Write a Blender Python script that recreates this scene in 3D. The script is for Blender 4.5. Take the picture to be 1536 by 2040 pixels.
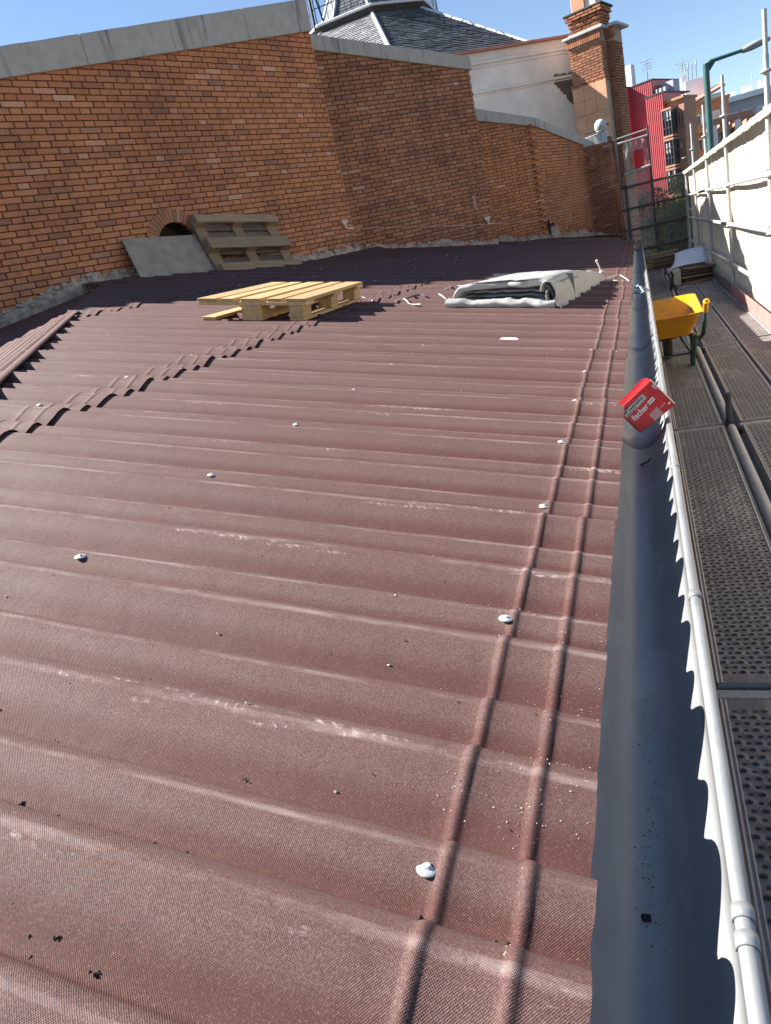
import bpy, bmesh, math, random
import numpy as np
from mathutils import Matrix, Vector, noise as mnoise

for o in list(bpy.data.objects):
    bpy.data.objects.remove(o)
SC = bpy.context.scene
COL = SC.collection
random.seed(7)
RND = random.Random(11)

# ------------------------------------------------------------------ camera
ZO = 8.0                       # camera height above the street
FPX, CX, CY = 1370.0, 768.0, 1020.0     # focal length and centre in photo pixels (1536 x 2040)
VPY = (1268.0, 415.0)          # where lines parallel to the gutter vanish
ROLL = math.radians(13.6)
_d = np.array([math.sin(ROLL), math.cos(ROLL)])
_y = np.array([VPY[0] - CX, VPY[1] - CY])
_z = (-FPX * FPX / float(_y @ _d)) * _d
_Y = np.array([_y[0], _y[1], FPX]); _Y /= np.linalg.norm(_Y)
_D = np.array([_z[0], _z[1], FPX]); _D /= np.linalg.norm(_D)
_X = np.cross(_D, _Y)
if _X[0] < 0: _X = -_X
CR = np.array([_X, _Y, -_D])   # columns: image right / down / forward in the world
CAM = np.array([0, 0, ZO])
cam = bpy.data.cameras.new('camera')
camo = bpy.data.objects.new('camera', cam)
COL.objects.link(camo)
cam.sensor_fit = 'VERTICAL'; cam.sensor_height = 24.0
cam.lens = 24.0 * FPX / 2040.0
cam.clip_start = 0.05; cam.clip_end = 3000
m = Matrix.Identity(4)
for i in range(3):
    m[i][0] = CR[i, 0]; m[i][1] = -CR[i, 1]; m[i][2] = -CR[i, 2]; m[i][3] = CAM[i]
camo.matrix_world = m
SC.camera = camo

# ------------------------------------------------------------------ light
SUN = Vector((-1.30, 0.0, 1.0)).normalized()      # towards the sun
w = bpy.data.worlds.new('World'); SC.world = w; w.use_nodes = True
nt = w.node_tree; nt.nodes.clear()
sky = nt.nodes.new('ShaderNodeTexSky'); sky.sky_type = 'NISHITA'; sky.sun_disc = False
sky.sun_elevation = math.asin(SUN.z)
sky.sun_rotation = math.atan2(SUN.x, SUN.y)
sky.altitude = 900; sky.air_density = 1.0; sky.dust_density = 0.15; sky.ozone_density = 2.0
bg = nt.nodes.new('ShaderNodeBackground'); bg.inputs[1].default_value = 0.05
wo = nt.nodes.new('ShaderNodeOutputWorld')
nt.links.new(sky.outputs[0], bg.inputs[0]); nt.links.new(bg.outputs[0], wo.inputs[0])
sl = bpy.data.lights.new('sun', 'SUN'); sl.energy = 5.0; sl.angle = math.radians(0.5); sl.color = (1, .955, .89)
so = bpy.data.objects.new('sun', sl); COL.objects.link(so)
so.rotation_euler = SUN.to_track_quat('Z', 'Y').to_euler()
so.location = (-30, -15, 40)
vs = SC.view_settings
vs.view_transform = 'Standard'; vs.look = 'None'; vs.gamma = 1; vs.use_curve_mapping = False
vs.exposure = 1.9
SC.cycles.max_bounces = 6; SC.cycles.transparent_max_bounces = 12

# ------------------------------------------------------------------ placing helpers
def ray(px, py): return CR @ np.array([px - CX, py - CY, FPX])
def V3(a): return Vector((float(a[0]), float(a[1]), float(a[2])))
def atY(px, py, Y):
    r = ray(px, py); return V3(CAM + r * (Y / r[1]))
def atX(px, py, X):
    r = ray(px, py); return V3(CAM + r * (X / r[0]))
def atZ(px, py, z):
    r = ray(px, py); return V3(CAM + r * ((z - ZO) / r[2]))
def onwall(px, py, P, az, off=0.0):
    a = math.radians(az); n = np.array([math.cos(a), -math.sin(a), 0]); r = ray(px, py)
    return V3(CAM + r * ((n[0] * P[0] + n[1] * P[1] + off) / float(n @ r)))
HE = 0.68                                   # camera above the eave
XE, ZE = -0.1142, ZO - HE
TH = math.radians(11.82); SL = math.tan(TH)
def roofz(x): return ZE + SL * (XE - x)
def onroof(px, py, off=0.0):
    r = ray(px, py); n = np.array([SL, 0, 1.0])
    return V3(CAM + r * ((-HE + SL * XE + off) / float(n @ r)))

# ------------------------------------------------------------------ mesh helpers
class MB:
    def __init__(s): s.v = []; s.f = []; s.sm = []
    def add(s, vs, fs, smooth=False):
        k = len(s.v); s.v += [tuple(v) for v in vs]
        for f in fs:
            s.f.append(tuple(i + k for i in f)); s.sm.append(smooth)
        return s
    def box(s, c, d, rot=None, mtx=None):
        hx, hy, hz = d[0] / 2, d[1] / 2, d[2] / 2
        vs = [Vector((x, y, z)) for x in (-hx, hx) for y in (-hy, hy) for z in (-hz, hz)]
        if rot is not None: vs = [rot @ v for v in vs]
        vs = [v + Vector(c) for v in vs]
        if mtx is not None: vs = [mtx @ v for v in vs]
        return s.add(vs, [(0, 1, 3, 2), (4, 6, 7, 5), (0, 4, 5, 1), (2, 3, 7, 6), (0, 2, 6, 4), (1, 5, 7, 3)])
    def cbox(s, c, d, b=0.004, rot=None):
        """box with chamfered edges"""
        hx, hy, hz = d[0] / 2, d[1] / 2, d[2] / 2
        b = min(b, hx * .49, hy * .49, hz * .49)
        bm = bmesh.new(); bmesh.ops.create_cube(bm, size=1)
        for v in bm.verts: v.co = Vector((v.co.x * 2 * hx, v.co.y * 2 * hy, v.co.z * 2 * hz))
        bmesh.ops.bevel(bm, geom=bm.edges[:], offset=b, segments=1, profile=.5, affect='EDGES')
        R = rot if rot is not None else Matrix.Identity(3)
        bm.verts.index_update()
        vs = [R @ v.co + Vector(c) for v in bm.verts]; fs = [[v.index for v in f.verts] for f in bm.faces]
        bm.free(); return s.add(vs, fs)
    def tube(s, pts, r, n=10, caps=True, smooth=True):
        pts = [Vector(p) for p in pts]; rs = r if isinstance(r, (list, tuple)) else [r] * len(pts)
        rings = []; prev = None
        for i, p in enumerate(pts):
            t = (pts[min(i + 1, len(pts) - 1)] - pts[max(i - 1, 0)]).normalized()
            if prev is None:
                a = t.cross(Vector((0, 0, 1)))
                if a.length < 1e-3: a = t.cross(Vector((1, 0, 0)))
            else:
                a = prev - t * prev.dot(t)
                if a.length < 1e-4: a = t.cross(Vector((0, 0, 1)))
            a.normalize(); b = t.cross(a); prev = a
            rings.append([p + (a * math.cos(2 * math.pi * k / n) + b * math.sin(2 * math.pi * k / n)) * rs[i] for k in range(n)])
        vs = [v for rg in rings for v in rg]; fs = []
        for i in range(len(pts) - 1):
            for k in range(n):
                k2 = (k + 1) % n
                fs.append((i * n + k, i * n + k2, (i + 1) * n + k2, (i + 1) * n + k))
        s.add(vs, fs, smooth)
        if caps:
            s.add(rings[0], [tuple(range(n))[::-1]]); s.add(rings[-1], [tuple(range(n))])
        return s
    def lathe(s, prof, n=16, mtx=None, smooth=True):
        vs = []; fs = []
        for (r, z) in prof:
            for k in range(n):
                a = 2 * math.pi * k / n; vs.append(Vector((r * math.cos(a), r * math.sin(a), z)))
        for i in range(len(prof) - 1):
            for k in range(n):
                k2 = (k + 1) % n; fs.append((i * n + k, i * n + k2, (i + 1) * n + k2, (i + 1) * n + k))
        if mtx is not None: vs = [mtx @ v for v in vs]
        return s.add(vs, fs, smooth)
    def grid(s, rows, smooth=True, closed=False):
        n = len(rows[0]); vs = [p for r in rows for p in r]; fs = []
        for i in range(len(rows) - 1):
            for k in range(n if closed else n - 1):
                k2 = (k + 1) % n; fs.append((i * n + k, i * n + k2, (i + 1) * n + k2, (i + 1) * n + k))
        return s.add(vs, fs, smooth)
    def mesh(s, name):
        me = bpy.data.meshes.new(name); me.from_pydata([tuple(v) for v in s.v], [], s.f)
        me.polygons.foreach_set('use_smooth', s.sm); me.update(); return me
    def build(s, name, mat, parent=None, **kw):
        return obj(name, s.mesh(name), mat, parent, **kw)

def obj(name, me, mat=None, parent=None, mtx=None, **kw):
    o = bpy.data.objects.new(name, me); COL.objects.link(o)
    if mat is not None and len(me.materials) == 0: me.materials.append(mat)
    if parent is not None: o.parent = parent
    if mtx is not None: o.matrix_local = mtx
    tag(o, **kw); return o
def tag(o, label=None, cat=None, group=None, kind=None):
    if label: o['label'] = label
    if cat: o['category'] = cat
    if group: o['group'] = group
    if kind: o['kind'] = kind
    return o
def empty(name, loc=(0, 0, 0), rz=0.0, **kw):
    o = bpy.data.objects.new(name, None); COL.objects.link(o); o.location = loc; o.rotation_euler = (0, 0, rz)
    o.empty_display_size = .1
    tag(o, **kw); return o
def T(x=0, y=0, z=0): return Matrix.Translation((x, y, z))
def nz(x, y=0.0, z=0.0): return mnoise.noise(Vector((x, y, z)))

# ------------------------------------------------------------------ materials
class NT:
    def __init__(s, name):
        s.m = bpy.data.materials.new(name); s.m.use_nodes = True; s.t = s.m.node_tree
        s.b = s.t.nodes['Principled BSDF']; s.out = s.t.nodes['Material Output']
    def n(s, typ, **kw):
        x = s.t.nodes.new('ShaderNode' + typ)
        for k, v in kw.items():
            if k in x.inputs: x.inputs[k].default_value = v
            else: setattr(x, k, v)
        return x
    def l(s, a, b): s.t.links.new(a, b)
    def coord(s, which='Object', scale=(1, 1, 1)):
        c = s.n('TexCoord'); mp = s.n('Mapping'); mp.inputs['Scale'].default_value = scale
        s.l(c.outputs[which], mp.inputs[0]); return mp.outputs[0]
    def pos(s, scale=(1, 1, 1)):
        c = s.n('NewGeometry'); mp = s.n('Mapping'); mp.inputs['Scale'].default_value = scale
        s.l(c.outputs['Position'], mp.inputs[0]); return mp.outputs[0]
    def noise(s, vec, scale=5, detail=4, rough=.6, dist=0):
        x = s.n('TexNoise', Scale=scale, Detail=detail, Roughness=rough, Distortion=dist); s.l(vec, x.inputs['Vector']); return x.outputs['Fac']
    def ramp(s, fac, stops):
        x = s.n('ValToRGB'); e = x.color_ramp.elements
        while len(e) < len(stops): e.new(.5)
        for el, (p, c) in zip(e, stops):
            el.position = p; el.color = (*c, 1) if len(c) == 3 else c
        s.l(fac, x.inputs[0]); return x.outputs[0]
    def math(s, op, a, b=None, c=None):
        x = s.n('Math', operation=op)
        for i, q in enumerate((a, b, c)):
            if q is None: continue
            if isinstance(q, (int, float)): x.inputs[i].default_value = q
            else: s.l(q, x.inputs[i])
        return x.outputs[0]
    def mix(s, fac, a, b, mode='MIX'):
        x = s.n('MixRGB', blend_type=mode)
        for i, q in enumerate((fac, a, b)):
            if isinstance(q, (int, float)): x.inputs[i].default_value = q
            elif isinstance(q, tuple): x.inputs[i].default_value = (*q, 1)
            else: s.l(q, x.inputs[i])
        return x.outputs[0]
    def bump(s, h, strength=.3, dist=.01, prev=None):
        x = s.n('Bump', Strength=strength, Distance=dist); s.l(h, x.inputs['Height'])
        if prev is not None: s.l(prev, x.inputs['Normal'])
        return x.outputs[0]
    def fin(s, col=None, rough=None, nrm=None, metal=None, spec=None):
        b = s.b
        for key, q in (('Base Color', col), ('Roughness', rough), ('Metallic', metal), ('Specular IOR Level', spec)):
            if q is None: continue
            if isinstance(q, (int, float)): b.inputs[key].default_value = q
            elif isinstance(q, tuple): b.inputs[key].default_value = (*q, 1)
            else: s.l(q, b.inputs[key])
        if nrm is not None: s.l(nrm, b.inputs['Normal'])
        return s.m
    def rnd(s):
        oi = s.n('ObjectInfo'); ge = s.n('NewGeometry')
        return s.math('FRACT', s.math('ADD', oi.outputs['Random'], ge.outputs['Random Per Island']))

def simple(name, c1, c2=None, scale=6, rough=.7, metal=0.0, bump=0.0, bscale=40, bdist=.004, stretch=(1, 1, 1), lo=.35, hi=.65, spec=.5, space='pos', rnd=0.0, rlo=None):
    s = NT(name); vec = s.pos(stretch) if space == 'pos' else s.coord('Object', stretch)
    c2 = c2 or tuple(x * .75 for x in c1)
    f = s.noise(vec, scale, 5, .62)
    col = s.ramp(f, [(lo, c1), (hi, c2)])
    if rnd:
        k = s.math('MULTIPLY_ADD', s.rnd(), rnd, 1 - rnd / 2)
        mm = s.n('MixRGB', blend_type='MULTIPLY'); mm.inputs[0].default_value = 1
        s.l(col, mm.inputs[1]); s.l(k, mm.inputs[2]); col = mm.outputs[0]
    nr = None
    if bump: nr = s.bump(s.noise(vec, bscale, 5, .65), bump, bdist)
    rr = rough if rlo is None else s.math('MULTIPLY_ADD', f, rough - rlo, rlo)
    return s.fin(col, rr, nr, metal, spec)

def mat_roof():
    s = NT('bitumen_sheet'); v = s.coord('Object'); p = s.pos()
    sx = s.n('SeparateXYZ'); s.l(v, sx.inputs[0])
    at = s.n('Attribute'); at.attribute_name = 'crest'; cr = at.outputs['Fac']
    big = s.noise(p, .9, 4, .6); mid = s.noise(p, 7, 5, .7); speck = s.noise(p, 420, 2, .7)
    # clean sheet: dark red brown
    col = s.ramp(big, [(.3, (.078, .027, .022)), (.7, (.094, .036, .030))])
    # grey dust, kept off the wave flanks so valley shade is in the colour
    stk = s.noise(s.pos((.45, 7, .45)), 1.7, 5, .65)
    dust_shade = s.math('MULTIPLY', s.ramp(s.math('ADD', cr, s.math('MULTIPLY_ADD', mid, .35, -.17)), [(.16, (0, 0, 0)), (.50, (.85, .85, .85))]), s.math('MULTIPLY_ADD', stk, .9, .35))
    col = s.mix(dust_shade, col, (.138, .083, .073))
    col = s.mix(s.ramp(s.noise(p, 3.1, 5, .7), [(.56, (0, 0, 0)), (.74, (.5, .5, .5))]), col, (.085, .036, .031))
    col = s.mix(s.ramp(speck, [(.42, (.6, .6, .6)), (.55, (0, 0, 0))]), col, (.045, .020, .018))
    col = s.mix(s.ramp(speck, [(.58, (0, 0, 0)), (.72, (.4, .4, .4))]), col, (.23, .165, .15))
    # weave of the embossed face
    K = 2 * math.pi / .0029
    wv = s.math('MULTIPLY', s.math('SINE', s.math('MULTIPLY', sx.outputs[0], K)), s.math('SINE', s.math('MULTIPLY', sx.outputs[1], K)))
    # crest highlight painted in as a worn, chalky line, broken up
    wear_light = s.math('MULTIPLY', s.ramp(cr, [(.965, (0, 0, 0)), (.997, (1, 1, 1))]), s.ramp(s.noise(s.pos((2.2, 9, 2.2)), 1.8, 6, .75), [(.42, (0, 0, 0)), (.66, (.62, .62, .62))]))
    col = s.mix(wear_light, col, (.31, .235, .22))
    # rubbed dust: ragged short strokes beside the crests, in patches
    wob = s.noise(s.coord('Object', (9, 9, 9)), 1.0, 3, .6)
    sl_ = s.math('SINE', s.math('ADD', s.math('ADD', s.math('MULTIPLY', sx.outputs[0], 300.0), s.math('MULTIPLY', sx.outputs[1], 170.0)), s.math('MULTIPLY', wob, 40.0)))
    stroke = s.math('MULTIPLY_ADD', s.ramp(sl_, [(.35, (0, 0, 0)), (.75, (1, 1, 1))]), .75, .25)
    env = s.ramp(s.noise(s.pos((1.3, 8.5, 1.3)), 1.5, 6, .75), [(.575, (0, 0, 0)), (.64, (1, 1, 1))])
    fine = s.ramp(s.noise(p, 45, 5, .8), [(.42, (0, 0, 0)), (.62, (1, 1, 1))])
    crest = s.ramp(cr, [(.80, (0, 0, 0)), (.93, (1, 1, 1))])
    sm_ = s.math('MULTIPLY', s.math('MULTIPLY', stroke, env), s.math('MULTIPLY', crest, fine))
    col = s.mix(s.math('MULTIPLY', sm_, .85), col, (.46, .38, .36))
    # dry dirt here and there
    dirt = s.ramp(s.noise(p, 24, 5, .75), [(.60, (0, 0, 0)), (.70, (.6, .6, .6))])
    col = s.mix(dirt, col, (.07, .036, .03))
    h = s.math('ADD', s.math('MULTIPLY', wv, .5), s.math('MULTIPLY', speck, 1.0))
    n1 = s.bump(h, .42, .0012); n2 = s.bump(s.noise(p, 14, 4, .6), .3, .006, n1)
    return s.fin(col, s.math('MULTIPLY_ADD', mid, .25, .62), n2, 0, .25)

def mat_brick(name, stops, wear_light=.35):
    s = NT(name); p = s.pos(); r = s.rnd()
    base = s.ramp(r, stops)
    f = s.noise(p, 26, 5, .65); g = s.noise(p, 140, 3, .7)
    col = s.mix(s.ramp(f, [(.45, (0, 0, 0)), (.8, (wear_light, wear_light, wear_light))]), base, (.16, .09, .065))
    col = s.mix(s.ramp(g, [(.58, (0, 0, 0)), (.72, (.35, .35, .35))]), col, (.44, .27, .19))
    big = s.noise(p, .8, 4, .65)
    col = s.mix(s.ramp(big, [(.48, (0, 0, 0)), (.70, (.5, .5, .5))]), col, (.17, .075, .045), 'MIX')
    stn = s.noise(s.pos((3, 3, .5)), 1.3, 5, .65)      # rain streaks
    col = s.mix(s.ramp(stn, [(.55, (0, 0, 0)), (.72, (.45, .45, .45))]), col, (.13, .07, .05))
    eff = s.noise(p, 2.3, 6, .72)                       # efflorescence
    col = s.mix(s.ramp(eff, [(.62, (0, 0, 0)), (.74, (.38, .38, .38))]), col, (.50, .36, .28))
    return s.fin(col, .88, s.bump(s.math('ADD', f, g), .35, .004), 0, .25)

def mat_concrete(name='concrete', c=(.43, .385, .335)):
    s = NT(name); p = s.pos(); st = s.pos((5, 5, .45))
    f = s.noise(p, 7, 6, .65); k = s.noise(st, 1.6, 4, .6); g = s.noise(p, 60, 4, .7)
    col = s.ramp(f, [(.3, c), (.7, tuple(x * .82 for x in c))])
    col = s.mix(s.ramp(k, [(.56, (0, 0, 0)), (.70, (.75, .75, .75))]), col, (.13, .125, .115))
    col = s.mix(s.ramp(g, [(.60, (0, 0, 0)), (.74, (.4, .4, .4))]), col, (.2, .195, .185))
    return s.fin(col, .88, s.bump(s.math('ADD', f, g), .3, .004), 0, .3)

def mat_wood(name, c1, c2, along=(1.2, 18, 18), rough=.75, rnd=.25, knots=True):
    s = NT(name); v = s.coord('Object', along)
    f = s.noise(v, 2.2, 6, .65, .6); col = s.ramp(f, [(.28, c1), (.72, c2)])
    k = s.math('MULTIPLY_ADD', s.rnd(), rnd, 1 - rnd / 2)
    mm = s.n('MixRGB', blend_type='MULTIPLY'); mm.inputs[0].default_value = 1
    s.l(col, mm.inputs[1]); s.l(k, mm.inputs[2]); col = mm.outputs[0]
    if knots:
        q = s.noise(s.pos(), 34, 3, .6); col = s.mix(s.ramp(q, [(.66, (0, 0, 0)), (.76, (.55, .55, .55))]), col, tuple(x * .35 for x in c2))
    return s.fin(col, rough, s.bump(f, .25, .003), 0, .3)

def mat_gutter():
    s = NT('zinc_gutter'); p = s.pos((1, .35, 1)); q = s.pos()
    f = s.noise(p, 9, 5, .65); g = s.noise(q, 55, 4, .75)
    col = s.ramp(f, [(.3, (.24, .248, .257)), (.7, (.30, .305, .305))])
    col = s.mix(s.ramp(g, [(.62, (0, 0, 0)), (.72, (.5, .5, .5))]), col, (.16, .165, .165))
    k = s.noise(s.pos((6, 1.3, 6)), 1.6, 6, .72)          # dried puddle marks and chalky smears
    col = s.mix(s.ramp(k, [(.55, (0, 0, 0)), (.62, (.35, .35, .35)), (.66, (.05, .05, .05)), (.75, (.5, .5, .5))]), col, (.40, .41, .41))
    col = s.mix(s.ramp(s.noise(s.pos((3, .8, 3)), 1.1, 5, .7), [(.5, (0, 0, 0)), (.7, (.55, .55, .55))]), col, (.12, .13, .145))
    return s.fin(col, s.math('MULTIPLY_ADD', f, .3, .34), s.bump(s.math('ADD', f, s.math('MULTIPLY', g, .3)), .10, .005), .45, .5)

def mat_galv(name='galvanised_tube', c=(.46, .46, .45), dirty=.6):
    s = NT(name); p = s.pos(); f = s.noise(p, 11, 6, .7); g = s.noise(p, 45, 4, .75)
    col = s.ramp(f, [(.3, c), (.7, tuple(x * .8 for x in c))])
    col = s.mix(s.ramp(g, [(.52, (0, 0, 0)), (.66, (dirty, dirty, dirty))]), col, (.21, .18, .16))
    return s.fin(col, .62, s.bump(g, .25, .002), .25, .4)

def mat_plank():
    s = NT('plank_steel'); p = s.pos(); f = s.noise(p, 6, 6, .7); g = s.noise(p, 38, 5, .75); k = s.noise(s.pos((1, .4, 1)), 3.2, 6, .75)
    col = s.ramp(f, [(.3, (.205, .19, .185)), (.7, (.135, .125, .122))])
    col = s.mix(s.ramp(g, [(.50, (0, 0, 0)), (.66, (.8, .8, .8))]), col, (.10, .085, .078))
    col = s.mix(s.ramp(k, [(.54, (0, 0, 0)), (.66, (.65, .65, .65))]), col, (.34, .30, .275))     # cement dust
    col = s.mix(s.ramp(s.noise(p, 17, 5, .8), [(.64, (0, 0, 0)), (.70, (.8, .8, .8))]), col, (.42, .385, .35))   # splashes
    return s.fin(col, .66, s.bump(g, .3, .002), .15, .4)

def mat_net(name, c, alpha):
    s = NT(name); tr = s.n('BsdfTransparent'); mx = s.n('MixShader')
    v = s.pos(); f = s.noise(v, 1.6, 4, .6)
    s.l(s.math('MULTIPLY_ADD', f, .35, alpha - .17), mx.inputs[0]); s.l(tr.outputs[0], mx.inputs[1]); s.l(s.b.outputs[0], mx.inputs[2])
    s.fin(c, .9, None, 0, .1); s.l(mx.outputs[0], s.out.inputs[0]); return s.m

def mat_cloth(name, c1, c2, trans=.25, scale=2.5, stretch=(1, 1, .25), bump=.25, dirt=None):
    s = NT(name); v = s.pos(stretch); f = s.noise(v, scale, 5, .6); g = s.noise(s.pos(), 60, 4, .7)
    col = s.ramp(f, [(.3, c1), (.7, c2)])
    if dirt: col = s.mix(s.ramp(s.noise(s.pos((1, 3.5, .5)), 3.2, 6, .7), [(.52, (0, 0, 0)), (.75, (.55, .55, .55))]), col, dirt)
    tl = s.n('BsdfTranslucent'); s.l(col, tl.inputs[0]); mx = s.n('MixShader'); mx.inputs[0].default_value = trans
    nn = s.bump(s.math('ADD', f, s.math('MULTIPLY', g, .15)), bump, .02)
    s.fin(col, .8, nn, 0, .2); s.l(s.b.outputs[0], mx.inputs[1]); s.l(tl.outputs[0], mx.inputs[2]); s.l(mx.outputs[0], s.out.inputs[0]); return s.m

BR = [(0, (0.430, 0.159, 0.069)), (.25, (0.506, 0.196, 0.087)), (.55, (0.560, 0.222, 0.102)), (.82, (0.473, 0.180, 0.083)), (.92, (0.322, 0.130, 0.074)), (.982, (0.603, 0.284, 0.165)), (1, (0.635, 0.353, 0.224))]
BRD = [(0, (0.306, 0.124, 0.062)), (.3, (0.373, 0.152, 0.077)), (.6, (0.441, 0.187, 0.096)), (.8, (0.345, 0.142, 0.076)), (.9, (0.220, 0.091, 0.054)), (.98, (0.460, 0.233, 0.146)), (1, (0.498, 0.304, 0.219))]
BRO = [(0, (0.460, 0.174, 0.072)), (.4, (0.530, 0.210, 0.091)), (.8, (0.469, 0.185, 0.080)), (.93, (0.319, 0.128, 0.066)), (1, (0.619, 0.348, 0.202))]
M = dict(
    roof=mat_roof(),
    brick=mat_brick('brick_fired', BR), brick_dark=mat_brick('brick_brown', BRD), brick_orange=mat_brick('brick_orange', BRO),
    mortar=simple('mortar', (.085, .048, .032), (.05, .03, .02), 30, .95, bump=.4, bscale=90),
    plaster=simple('old_render', (.50, .39, .29), (.25, .19, .145), 13, .95, bump=.7, bscale=40, bdist=.012),
    concrete=mat_concrete(), concrete_light=mat_concrete('concrete_pale', (.50, .51, .51)),
    wood_new=mat_wood('fresh_pine', (.56, .385, .185), (.36, .225, .10), rnd=.38),
    wood_old=mat_wood('weathered_wood', (.19, .14, .098), (.07, .052, .038), rnd=.5),
    wood_mid=mat_wood('used_wood', (.36, .24, .14), (.22, .14, .08), rnd=.4),
    board=simple('grey_board', (.36, .285, .215), (.25, .195, .145), 5, .8, bump=.1),
    gutter=mat_gutter(), galv=mat_galv(), galv_dirty=mat_galv('dirty_tube', (.36, .35, .345), .8),
    plank=mat_plank(), plank_frame=mat_galv('plank_edge_steel', (.33, .31, .305), .55),
    dark_steel=simple('dark_steel', (.06, .06, .065), (.035, .035, .038), 12, .6, .4),
    screw=simple('zinc_screw', (.70, .70, .68), (.55, .55, .54), 60, .35, .5),
    tarp=mat_cloth('grey_tarp', (.40, .40, .39), (.32, .32, .31), .06, 5, (1, 1, 1), .35, (.27, .26, .245)),
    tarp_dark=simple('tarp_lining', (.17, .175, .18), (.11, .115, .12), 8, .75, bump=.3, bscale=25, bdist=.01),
    sheet=mat_cloth('sheeting', (.64, .57, .455), (.53, .47, .375), .2, 2.0, (1, 1.6, .22), .5, (.38, .335, .275)),
    net=mat_net('debris_net', (.24, .225, .21), .34), net_pale=mat_net('debris_net_pale', (.40, .385, .37), .42),
    red=simple('red_cladding', (.44, .075, .085), (.38, .063, .072), 3, .45),
    stucco=simple('white_stucco', (.80, .72, .64), (.66, .59, .52), 1.4, .92, bump=.15, bscale=30),
    stone=simple('orange_sandstone', (.56, .31, .19), (.47, .25, .14), 2.4, .9, bump=.3, bscale=25),
    slate=simple('slate', (.115, .13, .145), (.075, .085, .10), 5, .5, bump=.25, bscale=40, rnd=.75),
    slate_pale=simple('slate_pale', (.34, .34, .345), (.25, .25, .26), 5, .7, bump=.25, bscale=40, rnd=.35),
    lead=simple('lead_flashing', (.62, .64, .66), (.50, .52, .54), 8, .45, .3),
    black=simple('black_void', (.012, .011, .012), (.008, .008, .008), 5, .9),
    dark_wood=simple('dark_timber', (.05, .042, .038), (.03, .026, .024), 10, .8),
    yellow=simple('yellow_enamel', (.58, .275, .010), (.30, .19, .075), 8, .42, rlo=.28, lo=.55, hi=.72, bump=.12, bscale=25),
    green=simple('green_enamel', (.018, .055, .045), (.012, .04, .033), 14, .4),
    rubber=simple('rubber', (.03, .026, .022), (.02, .018, .016), 20, .85, bump=.3),
    box_red=simple('red_carton', (.55, .018, .022), (.48, .015, .018), 12, .5),
    box_edge=simple('raw_card', (.62, .50, .42), (.52, .42, .35), 30, .8),
    print_white=simple('white_print', (.78, .76, .74), (.70, .68, .66), 20, .6),
    print_black=simple('black_print', (.03, .03, .03), (.02, .02, .02), 20, .6),
    label=simple('paper_label', (.50, .47, .42), (.42, .40, .36), 18, .7),
    tape=simple('clear_tape', (.52, .30, .30), (.44, .22, .23), 20, .3),
    debris=simple('dark_crumb', (.022, .015, .013), (.012, .009, .008), 30, .9),
    grit=simple('pale_grit', (.62, .52, .47), (.48, .38, .33), 50, .9),
    rope=simple('pale_rope', (.46, .43, .38), (.34, .32, .28), 60, .85),
    rope_blue=simple('blue_rope', (.42, .62, .68), (.30, .48, .55), 60, .7),
    wire=simple('rusty_wire', (.13, .085, .07), (.07, .05, .045), 40, .6, .3),
    pink=simple('pink_insulator', (.66, .42, .33), (.55, .35, .27), 30, .7),
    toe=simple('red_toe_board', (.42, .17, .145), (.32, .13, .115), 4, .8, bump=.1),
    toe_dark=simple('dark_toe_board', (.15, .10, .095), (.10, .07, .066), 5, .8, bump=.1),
    plastic_blue=simple('pale_plastic', (.60, .66, .74), (.52, .58, .66), 3, .45),
    ground=simple('asphalt', (.07, .068, .066), (.05, .049, .048), 2, .9, bump=.2),
    paving=simple('paving', (.26, .25, .235), (.2, .19, .18), 3, .9),
    glass=simple('window_glass', (.05, .06, .07), (.03, .035, .04), 1, .08, 0, spec=.8),
    blind=simple('pale_blind', (.62, .60, .55), (.50, .49, .45), 3, .8),
    wall_white=simple('white_facade', (.74, .74, .73), (.66, .66, .66), .7, .9),
    wall_grey=simple('grey_facade', (.40, .42, .45), (.33, .35, .38), .7, .85),
    wall_tan=simple('tan_brick_facade', (.40, .22, .145), (.34, .18, .115), 1.2, .9, bump=.1),
    wall_orange=simple('orange_facade', (.46, .23, .115), (.40, .19, .095), 1.2, .9),
    tile_red=simple('red_roof_tile', (.45, .20, .14), (.36, .15, .10), 5, .85),
    lamp_green=simple('lamp_green', (.035, .10, .095), (.025, .08, .075), 8, .45),
    lamp_grey=simple('lamp_head_grey', (.30, .31, .31), (.24, .25, .25), 8, .5),
    mast=simple('antenna_metal', (.45, .47, .49), (.35, .37, .39), 8, .5, .4),
    bark=simple('bark', (.09, .065, .045), (.05, .038, .028), 12, .95, bump=.6),
    facade=simple('facade_render', (.36, .27, .2), (.28, .2, .15), 1.5, .9),
    white_scrap=simple('white_scrap', (.80, .80, .78), (.70, .70, .68), 20, .8),
)
def mat_leaf():
    s = NT('leaf'); r = s.rnd(); col = s.ramp(r, [(0, (.055, .085, .025)), (.5, (.085, .125, .04)), (1, (.13, .165, .065))])
    tl = s.n('BsdfTranslucent'); s.l(col, tl.inputs[0]); mx = s.n('MixShader'); mx.inputs[0].default_value = .3
    s.fin(col, .6, None, 0, .3); s.l(s.b.outputs[0], mx.inputs[1]); s.l(tl.outputs[0], mx.inputs[2]); s.l(mx.outputs[0], s.out.inputs[0]); return s.m
M['leaf'] = mat_leaf()

# ================================================================== ground and the building we stand on
g = MB(); g.add([(-900, -400, 0), (900, -400, 0), (900, 1800, 0), (-900, 1800, 0)], [(0, 1, 2, 3)])
g.build('ground', M['ground'], kind='structure')
g = MB(); g.box((0.8, 10, .06), (3.2, 70, .12)); g.build('pavement', M['paving'], kind='structure')
g = MB()
g.box((-4.2, 7.5, ZE / 2 - .35), (7.8, 18.0, ZE - .75))
g.build('building_body', M['facade'], kind='structure')

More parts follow.
